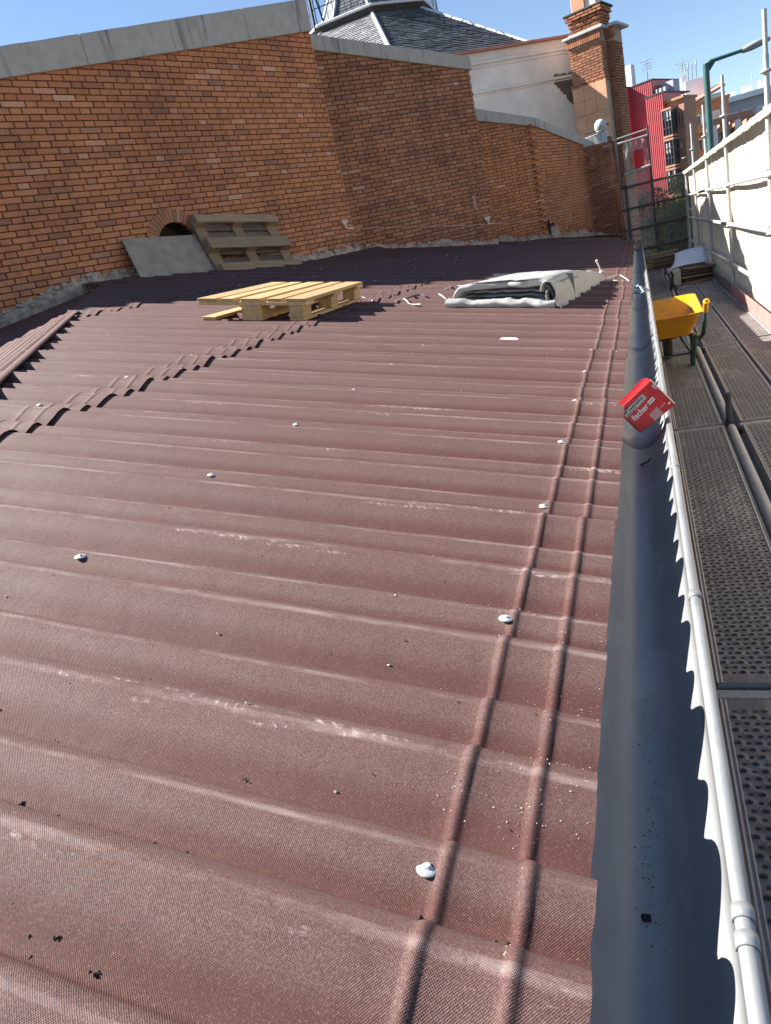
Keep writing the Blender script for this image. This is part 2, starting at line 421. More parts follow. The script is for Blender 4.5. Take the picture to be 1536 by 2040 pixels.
# ------------------------------------------------------------------ corrugated roof
roof = empty('roof', (0, 0, 0), kind='structure')
PER = 0.545
LOBES = [(0.0, .108, .027), (.108, .276, .036), (.276, .384, .027), (.384, .545, .045)]
Y0 = 0.481
def prof(y):
    u = (y - Y0) % PER
    for a, b, h in LOBES:
        if a <= u < b:
            t = (u - a) / (b - a)
            return h * math.sin(math.pi * t ** 1.9) ** .62 - .014
    return -.014
def crest_of(y):
    u = (y - Y0) % PER
    for a, b, h in LOBES:
        if a <= u < b: return math.sin(math.pi * ((u - a) / (b - a)) ** 1.9)
    return 0.0
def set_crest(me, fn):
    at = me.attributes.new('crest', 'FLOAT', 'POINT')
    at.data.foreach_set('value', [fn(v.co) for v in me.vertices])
def smooth_prof(y):
    return (prof(y - .004) + 2 * prof(y) + prof(y + .004)) / 4
def rib(v):
    h = 0
    for c in (.071, .163):
        d = abs(v - c)
        if d < .0135: h += .0046 * .5 * (1 + math.cos(math.pi * d / .0135))
    return h
def roof_mtx(v=0.0, y=0.0, lift=0.0):
    c, s_ = math.cos(TH), math.sin(TH)
    ax = Vector((-c, 0, s_)); ay = Vector((0, -1, 0)); az = Vector((s_, 0, c))
    mt = Matrix.Identity(4)
    for i in range(3):
        mt[i][0] = ax[i]; mt[i][1] = ay[i]; mt[i][2] = az[i]
    p = Vector((XE, y, ZE)) + ax * v + az * lift
    for i in range(3): mt[i][3] = p[i]
    return mt
def sheet_mesh(length, width, nu, ystart, ribs=True, seed=0, lift_end=0.0):
    """corrugated sheet: local x up the slope, local -y along the eave, with thickness and a cut lower edge"""
    vv = [0.0, .02, .04, .052]
    if ribs:
        for c in (.071, .163): vv += [c + d for d in (-.0135, -.010, -.007, -.0035, 0, .0035, .007, .010, .0135)]
    vv += [.115, .125, .2, .26]
    k = .26
    while k < length - .12: k += .13; vv.append(k)
    vv.append(length); vv = sorted(set(round(x, 4) for x in vv if x <= length))
    rows = []; low = []
    for v in vv:
        a = []; b = []
        for i in range(nu + 1):
            y = width * i / nu
            h = smooth_prof(ystart + y) + (rib(v) * (1 if lift_end == 0 else .55) if ribs else 0)
            h += .0022 * nz(v * 2.3 + seed, y * 3.1) + .0016 * nz(v * 7 + seed, y * 9)
            h += lift_end * max(0, 1 - v / .25) ** 2
            e = .0018 * nz(y * 40 + seed * 3) + .0025 * nz(y * 9 + seed) if v == 0 else 0
            a.append((v + e, -y, h)); b.append((v + e, -y, h - .0035))
        rows.append(a); low.append(b)
    mb = MB(); mb.grid(rows[::-1]); mb.grid(low)
    mb.grid([rows[0], low[0]], smooth=False)
    mb.grid([[r[0] for r in low], [r[0] for r in rows]], smooth=False)
    mb.grid([[r[-1] for r in rows], [r[-1] for r in low]], smooth=False)
    return mb
HIP_A, HIP_B = onroof(0, 750), onroof(135, 632)
hd = (HIP_B - HIP_A); hd.z = 0; hd.normalize()
HIP_N = Vector((-hd.y, hd.x, 0))                     # points away from the main slope
if HIP_N.x > 0: HIP_N = -HIP_N
SW = 2 * PER
WIDTH = SW + .108
meshes = {}
rr = random.Random(3)
sheets = []
for row, (v0, ln, lift, lend) in enumerate(((0.0, 2.22, 0.0, 0.0), (2.06, 2.22, .006, .004), (4.12, 2.3, .012, .004))):
    for k in range(-2, 16):
        ys = Y0 + k * SW
        if ys > 17.2: continue
        if row == 1 and k < 0: continue
        if row == 2 and (k < 2 or k > 10): continue
        var = k % 3
        near = (k <= 2)
        key = (row > 0, var, near, ln)
        if key not in meshes:
            mb = sheet_mesh(ln, WIDTH, 176 if near else 96, Y0, True, var * 7.3 + row, lend)
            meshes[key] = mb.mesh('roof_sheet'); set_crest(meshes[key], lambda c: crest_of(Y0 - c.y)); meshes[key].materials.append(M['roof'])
        me = meshes[key]
        jit = 0.004 * (rr.random() - .5)
        mt = roof_mtx(v0 + .006 * (rr.random() - .5) + (-.006 if k % 2 else .004), ys, lift + .0035 * (k % 2) + jit * .4)
        # cut the sheets that cross the hip
        c0 = mt @ Vector((ln, 0, 0)); c1 = mt @ Vector((ln, -WIDTH, 0)); c2 = mt @ Vector((0, 0, 0)); c3 = mt @ Vector((0, -WIDTH, 0))
        ds = [(c - HIP_A).dot(HIP_N) for c in (c0, c1, c2, c3)]
        if min(ds) > 0: continue
        if max(ds) > 0:
            bm = bmesh.new(); bm.from_mesh(me)
            inv = mt.inverted(); co = inv @ HIP_A; no = (inv.to_3x3() @ HIP_N).normalized()
            bmesh.ops.bisect_plane(bm, geom=bm.verts[:] + bm.edges[:] + bm.faces[:], plane_co=co, plane_no=no, clear_outer=True)
            me = bpy.data.meshes.new('roof_sheet'); bm.to_mesh(me); bm.free(); me.materials.append(M['roof']) if not me.materials else None
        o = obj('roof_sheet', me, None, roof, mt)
        sheets.append((row, k, o))

# screws with broad washers, on the crests
sm = MB()
sm.lathe([(.0002, .0020), (.0065, .0020), (.0108, .0013), (.0122, .0003), (.0118, -.0012), (.007, -.002)], 22)
sm.lathe([(.0002, .0050), (.0034, .0050), (.0044, .0044), (.0045, .0026), (.0056, .0020)], 6, smooth=False)
screw_me = sm.mesh('screw'); screw_me.materials.append(M['screw'])
def screw(v, y, lift=.0, tilt=.0, s=1.0):
    h = smooth_prof(y) + lift
    mt = roof_mtx(v, y, h + .0015) @ Matrix.Rotation(tilt, 4, 'X') @ Matrix.Rotation(tilt * .6, 4, 'Y') @ Matrix.Scale(s, 4)
    obj('screw', screw_me, None, roof, mt)
rs = random.Random(5)
for k in range(0, 26):
    y = Y0 + .054 + PER * k
    screw(.176 + .008 * (rs.random() - .5), y, rib(.163) * .3, .12 * (rs.random() - .5), 1.05)
    if k >= 1: screw(1.13 - .010 * min(k, 8) * .6 + .02 * (rs.random() - .5), y, 0, .12 * (rs.random() - .5), 1.05)
for k in range(1, 16):
    y = Y0 + .054 + PER * k
    screw(2.27 + .03 * (rs.random() - .5), y, .009, .1 * (rs.random() - .5), 1.05)
    if k > 4: screw(3.25 + .05 * (rs.random() - .5), y, .009, .1 * (rs.random() - .5), 1.05)
    if k > 7: screw(4.35 + .05 * (rs.random() - .5), y, .016, .1 * (rs.random() - .5), 1.05)

# ------------------------------------------------------------------ walls of the apse (facets): P = start, az = direction from +Y to +X
def wall_frame(P, az):
    a = math.radians(az); d = Vector((math.sin(a), math.cos(a), 0)); inn = Vector((-math.cos(a), math.sin(a), 0))
    mt = Matrix.Identity(4)
    for i in range(3):
        mt[i][0] = d[i]; mt[i][1] = inn[i]; mt[i][2] = (0, 0, 1)[i]; mt[i][3] = (P[0], P[1], 0)[i]
    return mt
W1P, W1A = (-6.756, 7.692), 22
# hip slope behind the ridge sheets, and the strip of roof that turns up against the walls
W1 = wall_frame(W1P, W1A)
def w1(a, z, off=0.0): return W1 @ Vector((a, -off, z))
hipz = lambda p: roofz(p.x)
hip = MB()
def hip_pt(t): 
    q_ = HIP_A + hd * t; return Vector((q_.x, q_.y, roofz(q_.x)))
def foot_pt(a):
    q_ = w1(a, 0, .03); q_.z = ZO + float(np.interp(a, [-5, -3, -1.2, .37], [-.45, .06, .40, .68])); return q_
rows = []
for i in range(0, 73):                      # ribs run along the hip
    t = i / 72; row = []
    for j in range(0, 21):
        f = j / 20; A_ = hip_pt(-1.8 + 8.2 * f); B_ = foot_pt(-5 + 5.37 * f)
        q_ = A_.lerp(B_, t); q_.z += -.03 + .028 * abs(math.sin(math.pi * t * 17)) ** .75 * (1 - f) 
        row.append(tuple(q_))
    rows.append(row)
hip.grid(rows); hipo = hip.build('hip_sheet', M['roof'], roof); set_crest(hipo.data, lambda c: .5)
# cover sheets laid along the hip, their cut edges lapping
for q_i in range(3):
    st = MB(); rws = []; off0 = -.10 + .17 * q_i
    for i in range(0, 25):
        t = i / 24; off = off0 + t * .24
        row = []
        for j in range(13):
            h_ = hip_pt(-1.8 + (4.25 - .1 * q_i) * j / 12) + HIP_N * off
            h_.z += .026 - .012 * q_i - .16 * max(0, off) + .009 * abs(math.sin(math.pi * t * 4)) ** .7 + .002 * nz(j * .7, i * .3, q_i)
            row.append(tuple(h_))
        rws.append(row)
    st.grid(rws)
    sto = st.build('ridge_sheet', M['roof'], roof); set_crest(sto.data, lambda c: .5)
    md = sto.modifiers.new('thick', 'SOLIDIFY'); md.thickness = .005

def upstand(name, pts, mat):
    """roof strip between the main slope and a wall foot: pts = (outer point, foot point)"""
    mb = MB(); rows = []
    for o_, f_ in pts: rows.append([tuple(o_), tuple((o_ * .5 + f_ * .5) + Vector((0, 0, -.02))), tuple(f_)])
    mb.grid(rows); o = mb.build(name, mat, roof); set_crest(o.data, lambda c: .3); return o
pts = []
for a, zf in ((-0.06, 0.72), (0.36, 0.702), (0.9, 0.672), (1.92, 0.564), (2.88, 0.48), (3.6, 0.444), (4.32, 0.432), (5.316, 0.444), (5.88, 0.432)):
    f = w1(a, ZO + zf - .01, .012); o_ = w1(a, 0, .85); o_.z = roofz(o_.x) + .03
    pts.append((o_, f))
upstand('upstand_sheet', pts, M['roof'])

# ------------------------------------------------------------------ brick walls
CO = 0.075
def brick_mesh(lx, h=.063, seed=0):
    r = random.Random(seed); mb = MB(); b = .0055
    j = lambda: (r.random() - .5) * .003
    f = [(b + j(), j() * .5, b + j()), (lx - b + j(), j() * .5, b + j()), (lx - b + j(), j() * .5, h - b + j()), (b + j(), j() * .5, h - b + j())]
    e = [(0, .0045, 0), (lx, .0045, 0), (lx, .0045, h), (0, .0045, h)]
    k = [(0, .04, 0), (lx, .04, 0), (lx, .04, h), (0, .04, h)]
    mb.add(f + e + k, [(0, 1, 2, 3)] + [(i, 4 + i, 4 + (i + 1) % 4, (i + 1) % 4) for i in range(4)] + [(4 + i, 8 + i, 8 + (i + 1) % 4, 4 + (i + 1) % 4) for i in range(4)])
    return mb
STR = [brick_mesh(.286, seed=i) for i in range(4)]; HDR = [brick_mesh(.136, seed=i + 9) for i in range(3)]
def brick_wall(name, P, az, a0, a1, zlow, ztop, mat, label, cat='wall', holes=None, thick=.36, maxparts=300, ragged=False, group=None, extra_back=None, mort=None, copings=(), jointx=None):
    """zlow/ztop: functions of the distance along the wall (world z); bricks in Flemish bond"""
    fr = wall_frame(P, az)
    root = empty(name); root.matrix_world = fr; tag(root, label, cat, group)
    # backing with the mortar surface
    mb = MB(); n = max(2, int((a1 - a0) / .08)); step = (a1 - a0) / n
    zb = min(zlow(a0), zlow(a1), zlow((a0 + a1) / 2)) - .5
    for i in range(n):
        x0, x1 = a0 + i * step, a0 + (i + 1) * step
        zt0, zt1 = ztop(x0), ztop(x1)
        m_ = max(1, int((min(zt0, zt1) - zb) / .08)); 
        if holes is None:
            mb.add([(x0, .022, zb), (x1, .022, zb), (x1, .022, zt1), (x0, .022, zt0)], [(0, 1, 2, 3)])
        else:
            for k in range(m_):
                u0 = zb + (zt0 - zb) * k / m_; u1 = zb + (zt0 - zb) * (k + 1) / m_; w0 = zb + (zt1 - zb) * k / m_; w1_ = zb + (zt1 - zb) * (k + 1) / m_
                if holes((x0 + x1) / 2, (u0 + w1_) / 2, 0): continue
                mb.add([(x0, .022, u0), (x1, .022, w0), (x1, .022, w1_), (x0, .022, u1)], [(0, 1, 2, 3)])
    zt0, zt1 = ztop(a0), ztop(a1); bk = thick
    mb.add([(a0, .022, zb), (a0, bk, zb), (a0, bk, zt0), (a0, .022, zt0)], [(3, 2, 1, 0)])
    mb.add([(a1, .022, zb), (a1, bk, zb), (a1, bk, zt1), (a1, .022, zt1)], [(0, 1, 2, 3)])
    mb.add([(a0, bk, zb), (a1, bk, zb), (a1, bk, zt1), (a0, bk, zt0)], [(3, 2, 1, 0)])
    mb.add([(a0, .022, zt0), (a1, .022, zt1), (a1, bk, zt1), (a0, bk, zt0)], [(0, 1, 2, 3)])
    mb.build('mortar_bed', mort or M['mortar'], root)
    r = random.Random(hash(name) % 1000 + int(az)); items = []
    zmin = min(zlow(a0), zlow(a1), zlow((a0 + a1) / 2)) - .15; ci = 0; z = zmin
    while z < max(ztop(a0), ztop(a1)):
        x = a0 - (.229 if ci % 2 else 0.0) + .004 * r.random(); st = True
        while x < a1 + .02:
            lx = .286 if st else .136
            xc = x + lx / 2
            x0, x1 = x, x + lx
            xe_ = a1 + (.012 * r.random() if ragged else 0)
            kx = 1.0
            if x1 > xe_: kx = (xe_ - x0) / lx
            if x1 > a0 + .03 and kx > .18:
                if z + CO < ztop(xc) and z + CO > zlow(xc) - .10 and not (holes and holes(xc, z + CO / 2, lx)):
                    items.append((x, z + .006, st, r.randrange(4), (r.random() - .5) * .006, (r.random() - .5) * .004, kx))
            x += lx + .0145; st = not st
        z += CO; ci += 1
    def scr(it):
        p = fr @ Vector((it[0], 0, it[1])); q = np.array([p.x, p.y, p.z]) - CAM; v = CR.T @ q
        if v[2] < .3: return 1e-6
        px = CX + FPX * v[0] / v[2]; py = CY + FPX * v[1] / v[2]
        inside = -20 < px < 1556 and -20 < py < 2060
        return (1.0 if inside else 1e-3) * (1.0 if it[2] else .55) / (v[2] ** 2)
    items.sort(key=scr, reverse=True)
    ms = {}
    rest = MB()
    for i, (x, zz, st, k, jy, jr, kx) in enumerate(items):
        src = STR[k] if st else HDR[k % 3]
        mt = T(x, jy, zz) @ Matrix.Rotation(jr, 4, 'Z') @ Matrix.Rotation(jr * 1.2, 4, 'Y') @ Matrix.Diagonal((kx, 1, 1, 1))
        if i < maxparts:
            key = (st, k % (4 if st else 3))
            if key not in ms: ms[key] = src.mesh('brick'); ms[key].materials.append(mat)
            obj('brick', ms[key], None, root, mt)
        else:
            rest.add([mt @ Vector(v) for v in src.v], src.f)
    if rest.v: rest.build('brick_courses', mat, root, kind='stuff')
    for (c0, c1, zb0, zt0_, zb1, zt1_, cm) in copings:
        nseg = max(1, round((c1 - c0) / 1.35))
        for i in range(nseg):
            u0, u1 = i / nseg, (i + 1) / nseg; g_ = .004
            x0, x1 = c0 + (c1 - c0) * u0 + (g_ if i else 0), c0 + (c1 - c0) * u1 - g_
            f0 = (x0 - c0) / (c1 - c0); f1 = (x1 - c0) / (c1 - c0)
            B0, B1 = zb0 + (zb1 - zb0) * f0, zb0 + (zb1 - zb0) * f1; T0, T1 = zt0_ + (zt1_ - zt0_) * f0, zt0_ + (zt1_ - zt0_) * f1
            q = MB(); nn = 8; top = []; 
            rows = []
            for j in range(nn + 1):
                f = j / nn; xx = x0 + (x1 - x0) * f; b_ = B0 + (B1 - B0) * f; t_ = T0 + (T1 - T0) * f + .006 * nz(xx * 3, i); e_ = .006 * nz(xx * 5, 3.3)
                rows.append([(xx, -.05 + e_, b_), (xx, -.055 + e_, b_ + .012), (xx, -.055 + e_ * .5, t_ - .012), (xx, -.043, t_), (xx, thick + .04, t_ + .01), (xx, thick + .04, b_), (xx, -.02, b_ + .002)])
            q.grid(rows, smooth=False, closed=True)
            q.add(rows[0], [tuple(range(7))[::-1]]); q.add(rows[-1], [tuple(range(7))])
            q.build('coping_slab', cm, root)
    return root, fr
def lin(pts):
    xs = [p[0] for p in pts]; ys = [p[1] for p in pts]
    return lambda a: float(np.interp(a, xs, ys)) if xs[0] <= a <= xs[-1] else (ys[0] + (a - xs[0]) * (ys[1] - ys[0]) / (xs[1] - xs[0]) if a < xs[0] else ys[-1] + (a - xs[-1]) * (ys[-1] - ys[-2]) / (xs[-1] - xs[-2]))
# wall 1: coping rises to the right end
ARC = (1.608, ZO + .948, .348, .516)
def arch_hole(a, z, lx):
    if lx == 0:
        return abs(a - ARC[0]) < ARC[2] + .02 if z < ARC[1] else math.hypot(a - ARC[0], z - ARC[1]) < ARC[2] + .06
    ex_ = max(0, abs(a - ARC[0]) - lx / 2); ez_ = max(0, z - ARC[1] - .032)
    return math.hypot(ex_, ez_) < ARC[2] + .012
zt1 = lin([(-5.52, ZO + 2.4), (0, ZO + 3.42), (5.328, ZO + 4.38)]); zbm1 = lin([(-5.52, ZO + 2.124), (0, ZO + 3.144), (5.328, ZO + 3.924)])
zl1 = lin([(-1.2, ZO + 0.432), (0, ZO + 0.696), (0.9, ZO + 0.66), (3.36, ZO + 0.444), (5.316, ZO + 0.432)])
wl1, F1 = brick_wall('brick_wall', W1P, W1A, -1.8, 5.316, zl1, lambda a: (zbm1(a) + zt1(a)) / 2, M['brick'], 'tall orange brick wall with arched opening, rising grey coping, behind the pallets', holes=arch_hole, ragged=True,
    copings=[(-1.8, 5.33, zbm1(-1.8), zt1(-1.8), zbm1(5.33), zt1(5.33), M['concrete'])])
# its continuation out of frame, which throws the shadow on the roof
ex = MB(); EX0, EX1 = -5.6, -1.8; et0, et1 = zt1(EX0) - .03, zt1(EX1) - .03
ex.add([(EX0, .022, ZO - .3), (EX1, .022, ZO - .3), (EX1, .022, et1), (EX0, .022, et0), (EX0, .36, ZO - .3), (EX1, .36, ZO - .3), (EX1, .36, et1), (EX0, .36, et0)],
       [(0, 1, 2, 3), (7, 6, 5, 4), (3, 2, 6, 7), (4, 5, 1, 0), (0, 3, 7, 4), (1, 5, 6, 2)])
ex.build('wall_extension', M['mortar'], wl1)
# arch of voussoirs and its dark niche
nv = 23
for i in range(nv):
    t0 = math.pi * (i + .06) / nv; t1 = math.pi * (i + .94) / nv
    vs = []
    for y_ in (-.016 + .004 * RND.random(), .05):
        for (r_, t_) in ((ARC[2], t0), (ARC[3] + .01 * RND.random(), t0), (ARC[3] + .01 * RND.random(), t1), (ARC[2], t1)):
            vs.append((ARC[0] - r_ * math.cos(t_), y_, ARC[1] + r_ * math.sin(t_)))
    q = MB(); q.add(vs, [(0, 1, 2, 3), (4, 7, 6, 5), (0, 4, 5, 1), (1, 5, 6, 2), (2, 6, 7, 3), (3, 7, 4, 0)]); q.build('voussoir', M['brick_dark'], wl1)
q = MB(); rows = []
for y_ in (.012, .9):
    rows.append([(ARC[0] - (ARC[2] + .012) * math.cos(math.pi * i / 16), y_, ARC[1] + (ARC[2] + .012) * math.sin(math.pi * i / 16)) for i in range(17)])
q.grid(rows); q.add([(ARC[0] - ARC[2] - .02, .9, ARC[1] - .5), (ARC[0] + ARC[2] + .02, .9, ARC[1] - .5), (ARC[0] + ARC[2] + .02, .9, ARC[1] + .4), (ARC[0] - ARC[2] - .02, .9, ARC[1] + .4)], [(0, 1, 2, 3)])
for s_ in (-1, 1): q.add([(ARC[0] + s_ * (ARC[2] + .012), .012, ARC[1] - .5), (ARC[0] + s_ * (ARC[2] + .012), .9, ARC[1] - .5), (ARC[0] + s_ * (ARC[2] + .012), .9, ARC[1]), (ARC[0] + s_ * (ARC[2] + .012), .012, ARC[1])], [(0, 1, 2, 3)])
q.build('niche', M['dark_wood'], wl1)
# wall 2: steps back behind wall 1
W2P, W2A = (-5.172, 13.668), 42
zt2 = lin([(0, ZO + 4.2), (3.48, ZO + 3.576)]); zb2 = lin([(0, ZO + 3.948), (3.48, ZO + 3.336)]); zl2 = lin([(0, ZO + 0.48), (3.36, ZO - 0.036)])
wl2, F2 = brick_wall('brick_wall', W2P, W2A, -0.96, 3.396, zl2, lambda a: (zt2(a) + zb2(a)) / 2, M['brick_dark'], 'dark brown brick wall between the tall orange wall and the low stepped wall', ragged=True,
    copings=[(-.96, 3.43, zb2(-.96), zt2(-.96), zb2(3.43), zt2(3.43), M['concrete'])])
W3P, W3A = (-3.372, 18.612), 45
zt3 = lin([(0, ZO + 3.048), (1.752, ZO + 2.628)]); zb3 = lin([(0, ZO + 2.784), (1.752, ZO + 2.436)]); zl3 = lin([(0, ZO - 0.048), (1.704, ZO - 0.204)])
wl3, F3 = brick_wall('brick_wall', W3P, W3A, -0.84, 1.716, zl3, lambda a: (zt3(a) + zb3(a)) / 2, M['brick_orange'], 'low brick wall with gently falling coping in front of the white stucco wall',
    copings=[(-.84, 1.74, zb3(-.84), zt3(-.84), zb3(1.74), zt3(1.74), M['concrete'])])
W4P, W4A = (-2.16, 19.824), 21
zt4 = lin([(0, ZO + 2.64), (2.832, ZO + 2.088)]); zb4 = lin([(0, ZO + 2.436), (2.832, ZO + 1.884)]); zl4 = lin([(0, ZO - 0.204), (2.712, ZO - 0.468)])
wl4, F4 = brick_wall('brick_wall', W4P, W4A, 0, 2.808, zl4, lambda a: (zt4(a) + zb4(a)) / 2, M['brick_orange'], 'lowest orange brick wall, coping sloping down to the white corner cap',
    copings=[(-.01, 2.83, zb4(0), zt4(0), zb4(2.83), zt4(2.83), M['concrete'])])
W5P, W5A = (-1.164, 22.344), 95
zl5 = lin([(0, ZO - 0.492), (0.72, ZO - 0.684)])
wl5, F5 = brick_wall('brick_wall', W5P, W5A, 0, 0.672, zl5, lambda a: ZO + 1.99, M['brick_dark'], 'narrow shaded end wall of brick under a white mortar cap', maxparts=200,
    copings=[(-.06, .60, ZO + 1.884, ZO + 2.10, ZO + 1.86, ZO + 2.15, M['concrete_light'])])
# sloping outer edge of that end wall
q = MB()
for i in range(34):
    z0 = ZO - .72 + i * .075
    q.box((.775 + .005 * (i % 2) - .0034 * i, .07, z0 + .031), (.156 - .0026 * i, .14, .062), Matrix.Rotation(-.25, 3, 'Y'))
q.build('edge_brick_courses', M['brick_orange'], wl5, kind='stuff')
q = MB(); q.add([(.66, .02, ZO - .84), (.84, .02, ZO - .84), (.72, .02, ZO + 1.86), (.65, .02, ZO + 1.86), (.66, .5, ZO - .84), (.84, .5, ZO - .84), (.72, .5, ZO + 1.86), (.65, .5, ZO + 1.86)], [(0, 1, 2, 3), (1, 5, 6, 2), (3, 2, 6, 7), (5, 4, 7, 6)])
q.build('edge_mortar', M['mortar'], wl5)
# returns that close the steps between the facets
for (A_, B_, z1, nm, par) in ((F1 @ Vector((5.28, .24, 0)), F2 @ Vector((-.24, .18, 0)), ZO + 3.96, 'return_wall', wl1), (F2 @ Vector((3.36, .24, 0)), F3 @ Vector((-.24, .18, 0)), ZO + 3.36, 'return_wall', wl2)):
    q = MB(); dv = (B_ - A_); dv.z = 0; nn = Vector((dv.y, -dv.x, 0)).normalized() * .1
    vs = [A_ - nn, B_ - nn, B_ + nn, A_ + nn]
    iv = (F1 if par is wl1 else F2).inverted()
    q.add([iv @ Vector((v.x, v.y, ZO - .8)) for v in vs] + [iv @ Vector((v.x, v.y, z1)) for v in vs], [(0, 1, 5, 4), (1, 2, 6, 5), (2, 3, 7, 6), (3, 0, 4, 7), (4, 5, 6, 7)])
    q.build(nm, M['brick_dark'], par)

# crumbling render along the wall feet
def fillet(root, pts, seed, hh=.10, dd=.055):
    """broken band of mortar: (distance along, z)"""
    r = random.Random(seed); mb = MB(); rows = []
    n = int((pts[-1][0] - pts[0][0]) / .022); f = lin(pts)
    for i in range(n + 1):
        a = pts[0][0] + (pts[-1][0] - pts[0][0]) * i / n; z = f(a)
        h = hh * (.45 + 1.5 * max(0, nz(a * 1.7, seed + 9)) + .8 * abs(nz(a * 3.1, seed)) + .5 * nz(a * 13, seed + 2)) ; d_ = dd * (.8 + .9 * nz(a * 6, seed + 5))
        rows.append([(a, .004, z + h + .02 * r.random()), (a, -.4 * d_ - .012 * r.random(), z + h * .75), (a, -d_ - .012 * r.random(), z + h * .35), (a, -d_ * 1.2 - .012 * r.random(), z - .02), (a, -d_ * .8, z - .16)])
    mb.grid(rows, smooth=False); mb.build('render_band', M['plaster'], root)
    for i in range(n // 4):                       # lumps
        a = pts[0][0] + (pts[-1][0] - pts[0][0]) * r.random(); z = f(a) + hh * r.random() * .7
        sz = (.03 + .09 * r.random(), .03 + .02 * r.random(), .025 + .03 * r.random())
        q = MB(); q.cbox((a, -dd * .7, z), sz, .008, Matrix.Rotation(r.random() * .5 - .25, 3, 'Y')); q.build('mortar_lump', M['plaster'], root)
fillet(wl1, [(-1.8, ZO + 0.3), (-1.2, ZO + 0.456), (0, ZO + 0.72), (0.84, ZO + 0.678), (3.36, ZO + 0.45), (5.316, ZO + 0.444)], 1, .11)
fillet(wl2, [(-0.12, ZO + 0.474), (3.396, ZO - 0.036)], 2, .12)
fillet(wl3, [(-0.12, ZO - 0.036), (1.716, ZO - 0.204)], 3, .15, .07)
fillet(wl4, [(0, ZO - 0.204), (2.808, ZO - 0.48)], 4, .18, .07)
fillet(wl5, [(0, ZO - 0.48), (0.672, ZO - 0.672)], 5, .12, .06)
# roof strip in front of walls 2 to 5
pts = []
for fr, lst in ((F2, ((0.06, 0.48), (1.68, 0.222), (3.3, -0.024))), (F3, ((0.12, -0.06), (1.62, -0.198))), (F4, ((0.36, -0.24), (1.56, -0.36), (2.64, -0.462))), (F5, ((0.06, -0.48), (0.72, -0.69), (1.32, -0.792)))):
    for a, zf in lst:
        f = fr @ Vector((a, -.012, ZO + zf)); o_ = fr @ Vector((a, -1.15, 0)); o_.z = roofz(o_.x) + .028
        pts.append((o_, f))
upstand('upstand_sheet', pts, M['roof'])

# ================================================================== church behind: slate roof, white wall, brick pier
OX, OY, OZ, ORr, OPH, OR, OE = -8.94, 30.0, ZO + 8.47, 2.455, -1.972, 7.2, ZO + 5.5
tower = empty('church_roof', (OX, OY, 0), label='octagonal slate church roof with dark lantern gallery and pale hips', cat='roof')
def ov(k, r, z): return Vector((r * math.cos(OPH + k * math.pi / 4), r * math.sin(OPH + k * math.pi / 4), z))
rs = random.Random(21)
for k in range(8):
    a0, a1 = ov(k, ORr, OZ), ov(k + 1, ORr, OZ); b0, b1 = ov(k, OR, OE), ov(k + 1, OR, OE)
    q = MB(); q.add([a0, b0, b1, a1], [(0, 1, 2, 3)])
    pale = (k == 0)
    q.build('roof_deck', M['slate'], tower)
    if k in (7, 0, 1, 2):
        mb = MB(); rowsn = 34
        nrm = (b0 - a0).cross(b1 - b0).normalized()
        if nrm.z < 0: nrm = -nrm
        for i in range(rowsn):
            t0 = i / rowsn; t1 = (i + 1.25) / rowsn
            # slight flare towards the eaves
            l0, r0 = a0.lerp(b0, t0), a1.lerp(b1, t0); l1, r1 = a0.lerp(b0, min(1, t1)), a1.lerp(b1, min(1, t1))
            wdt = (l1 - r1).length; cnt = max(2, int(wdt / .30))
            for j in range(cnt + 1):
                u0 = (j + (.5 if i % 2 else 0) - .5) / cnt; u1 = u0 + .96 / cnt
                u0 = max(0, u0); u1 = min(1, u1)
                if u1 - u0 < .02: continue
                lift0 = .012 + .008 * rs.random(); lift1 = .045 + .018 * rs.random(); sag = .012 * (rs.random() - .5) / .3
                p = [l0.lerp(r0, u0) + nrm * lift0, l0.lerp(r0, u1) + nrm * lift0, l1.lerp(r1, u1) + nrm * lift1, l1.lerp(r1, u0) + nrm * lift1]
                lo = [p[3] - nrm * .03, p[2] - nrm * .03]
                mb.add(p + lo, [(3, 2, 1, 0), (3, 4, 5, 2)])
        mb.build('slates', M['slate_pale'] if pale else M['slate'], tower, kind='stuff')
    q = MB(); q.tube([ov(k, ORr, OZ + .02), ov(k, OR, OE + .04)], .075, 6); q.build('hip', M['lead'], tower)
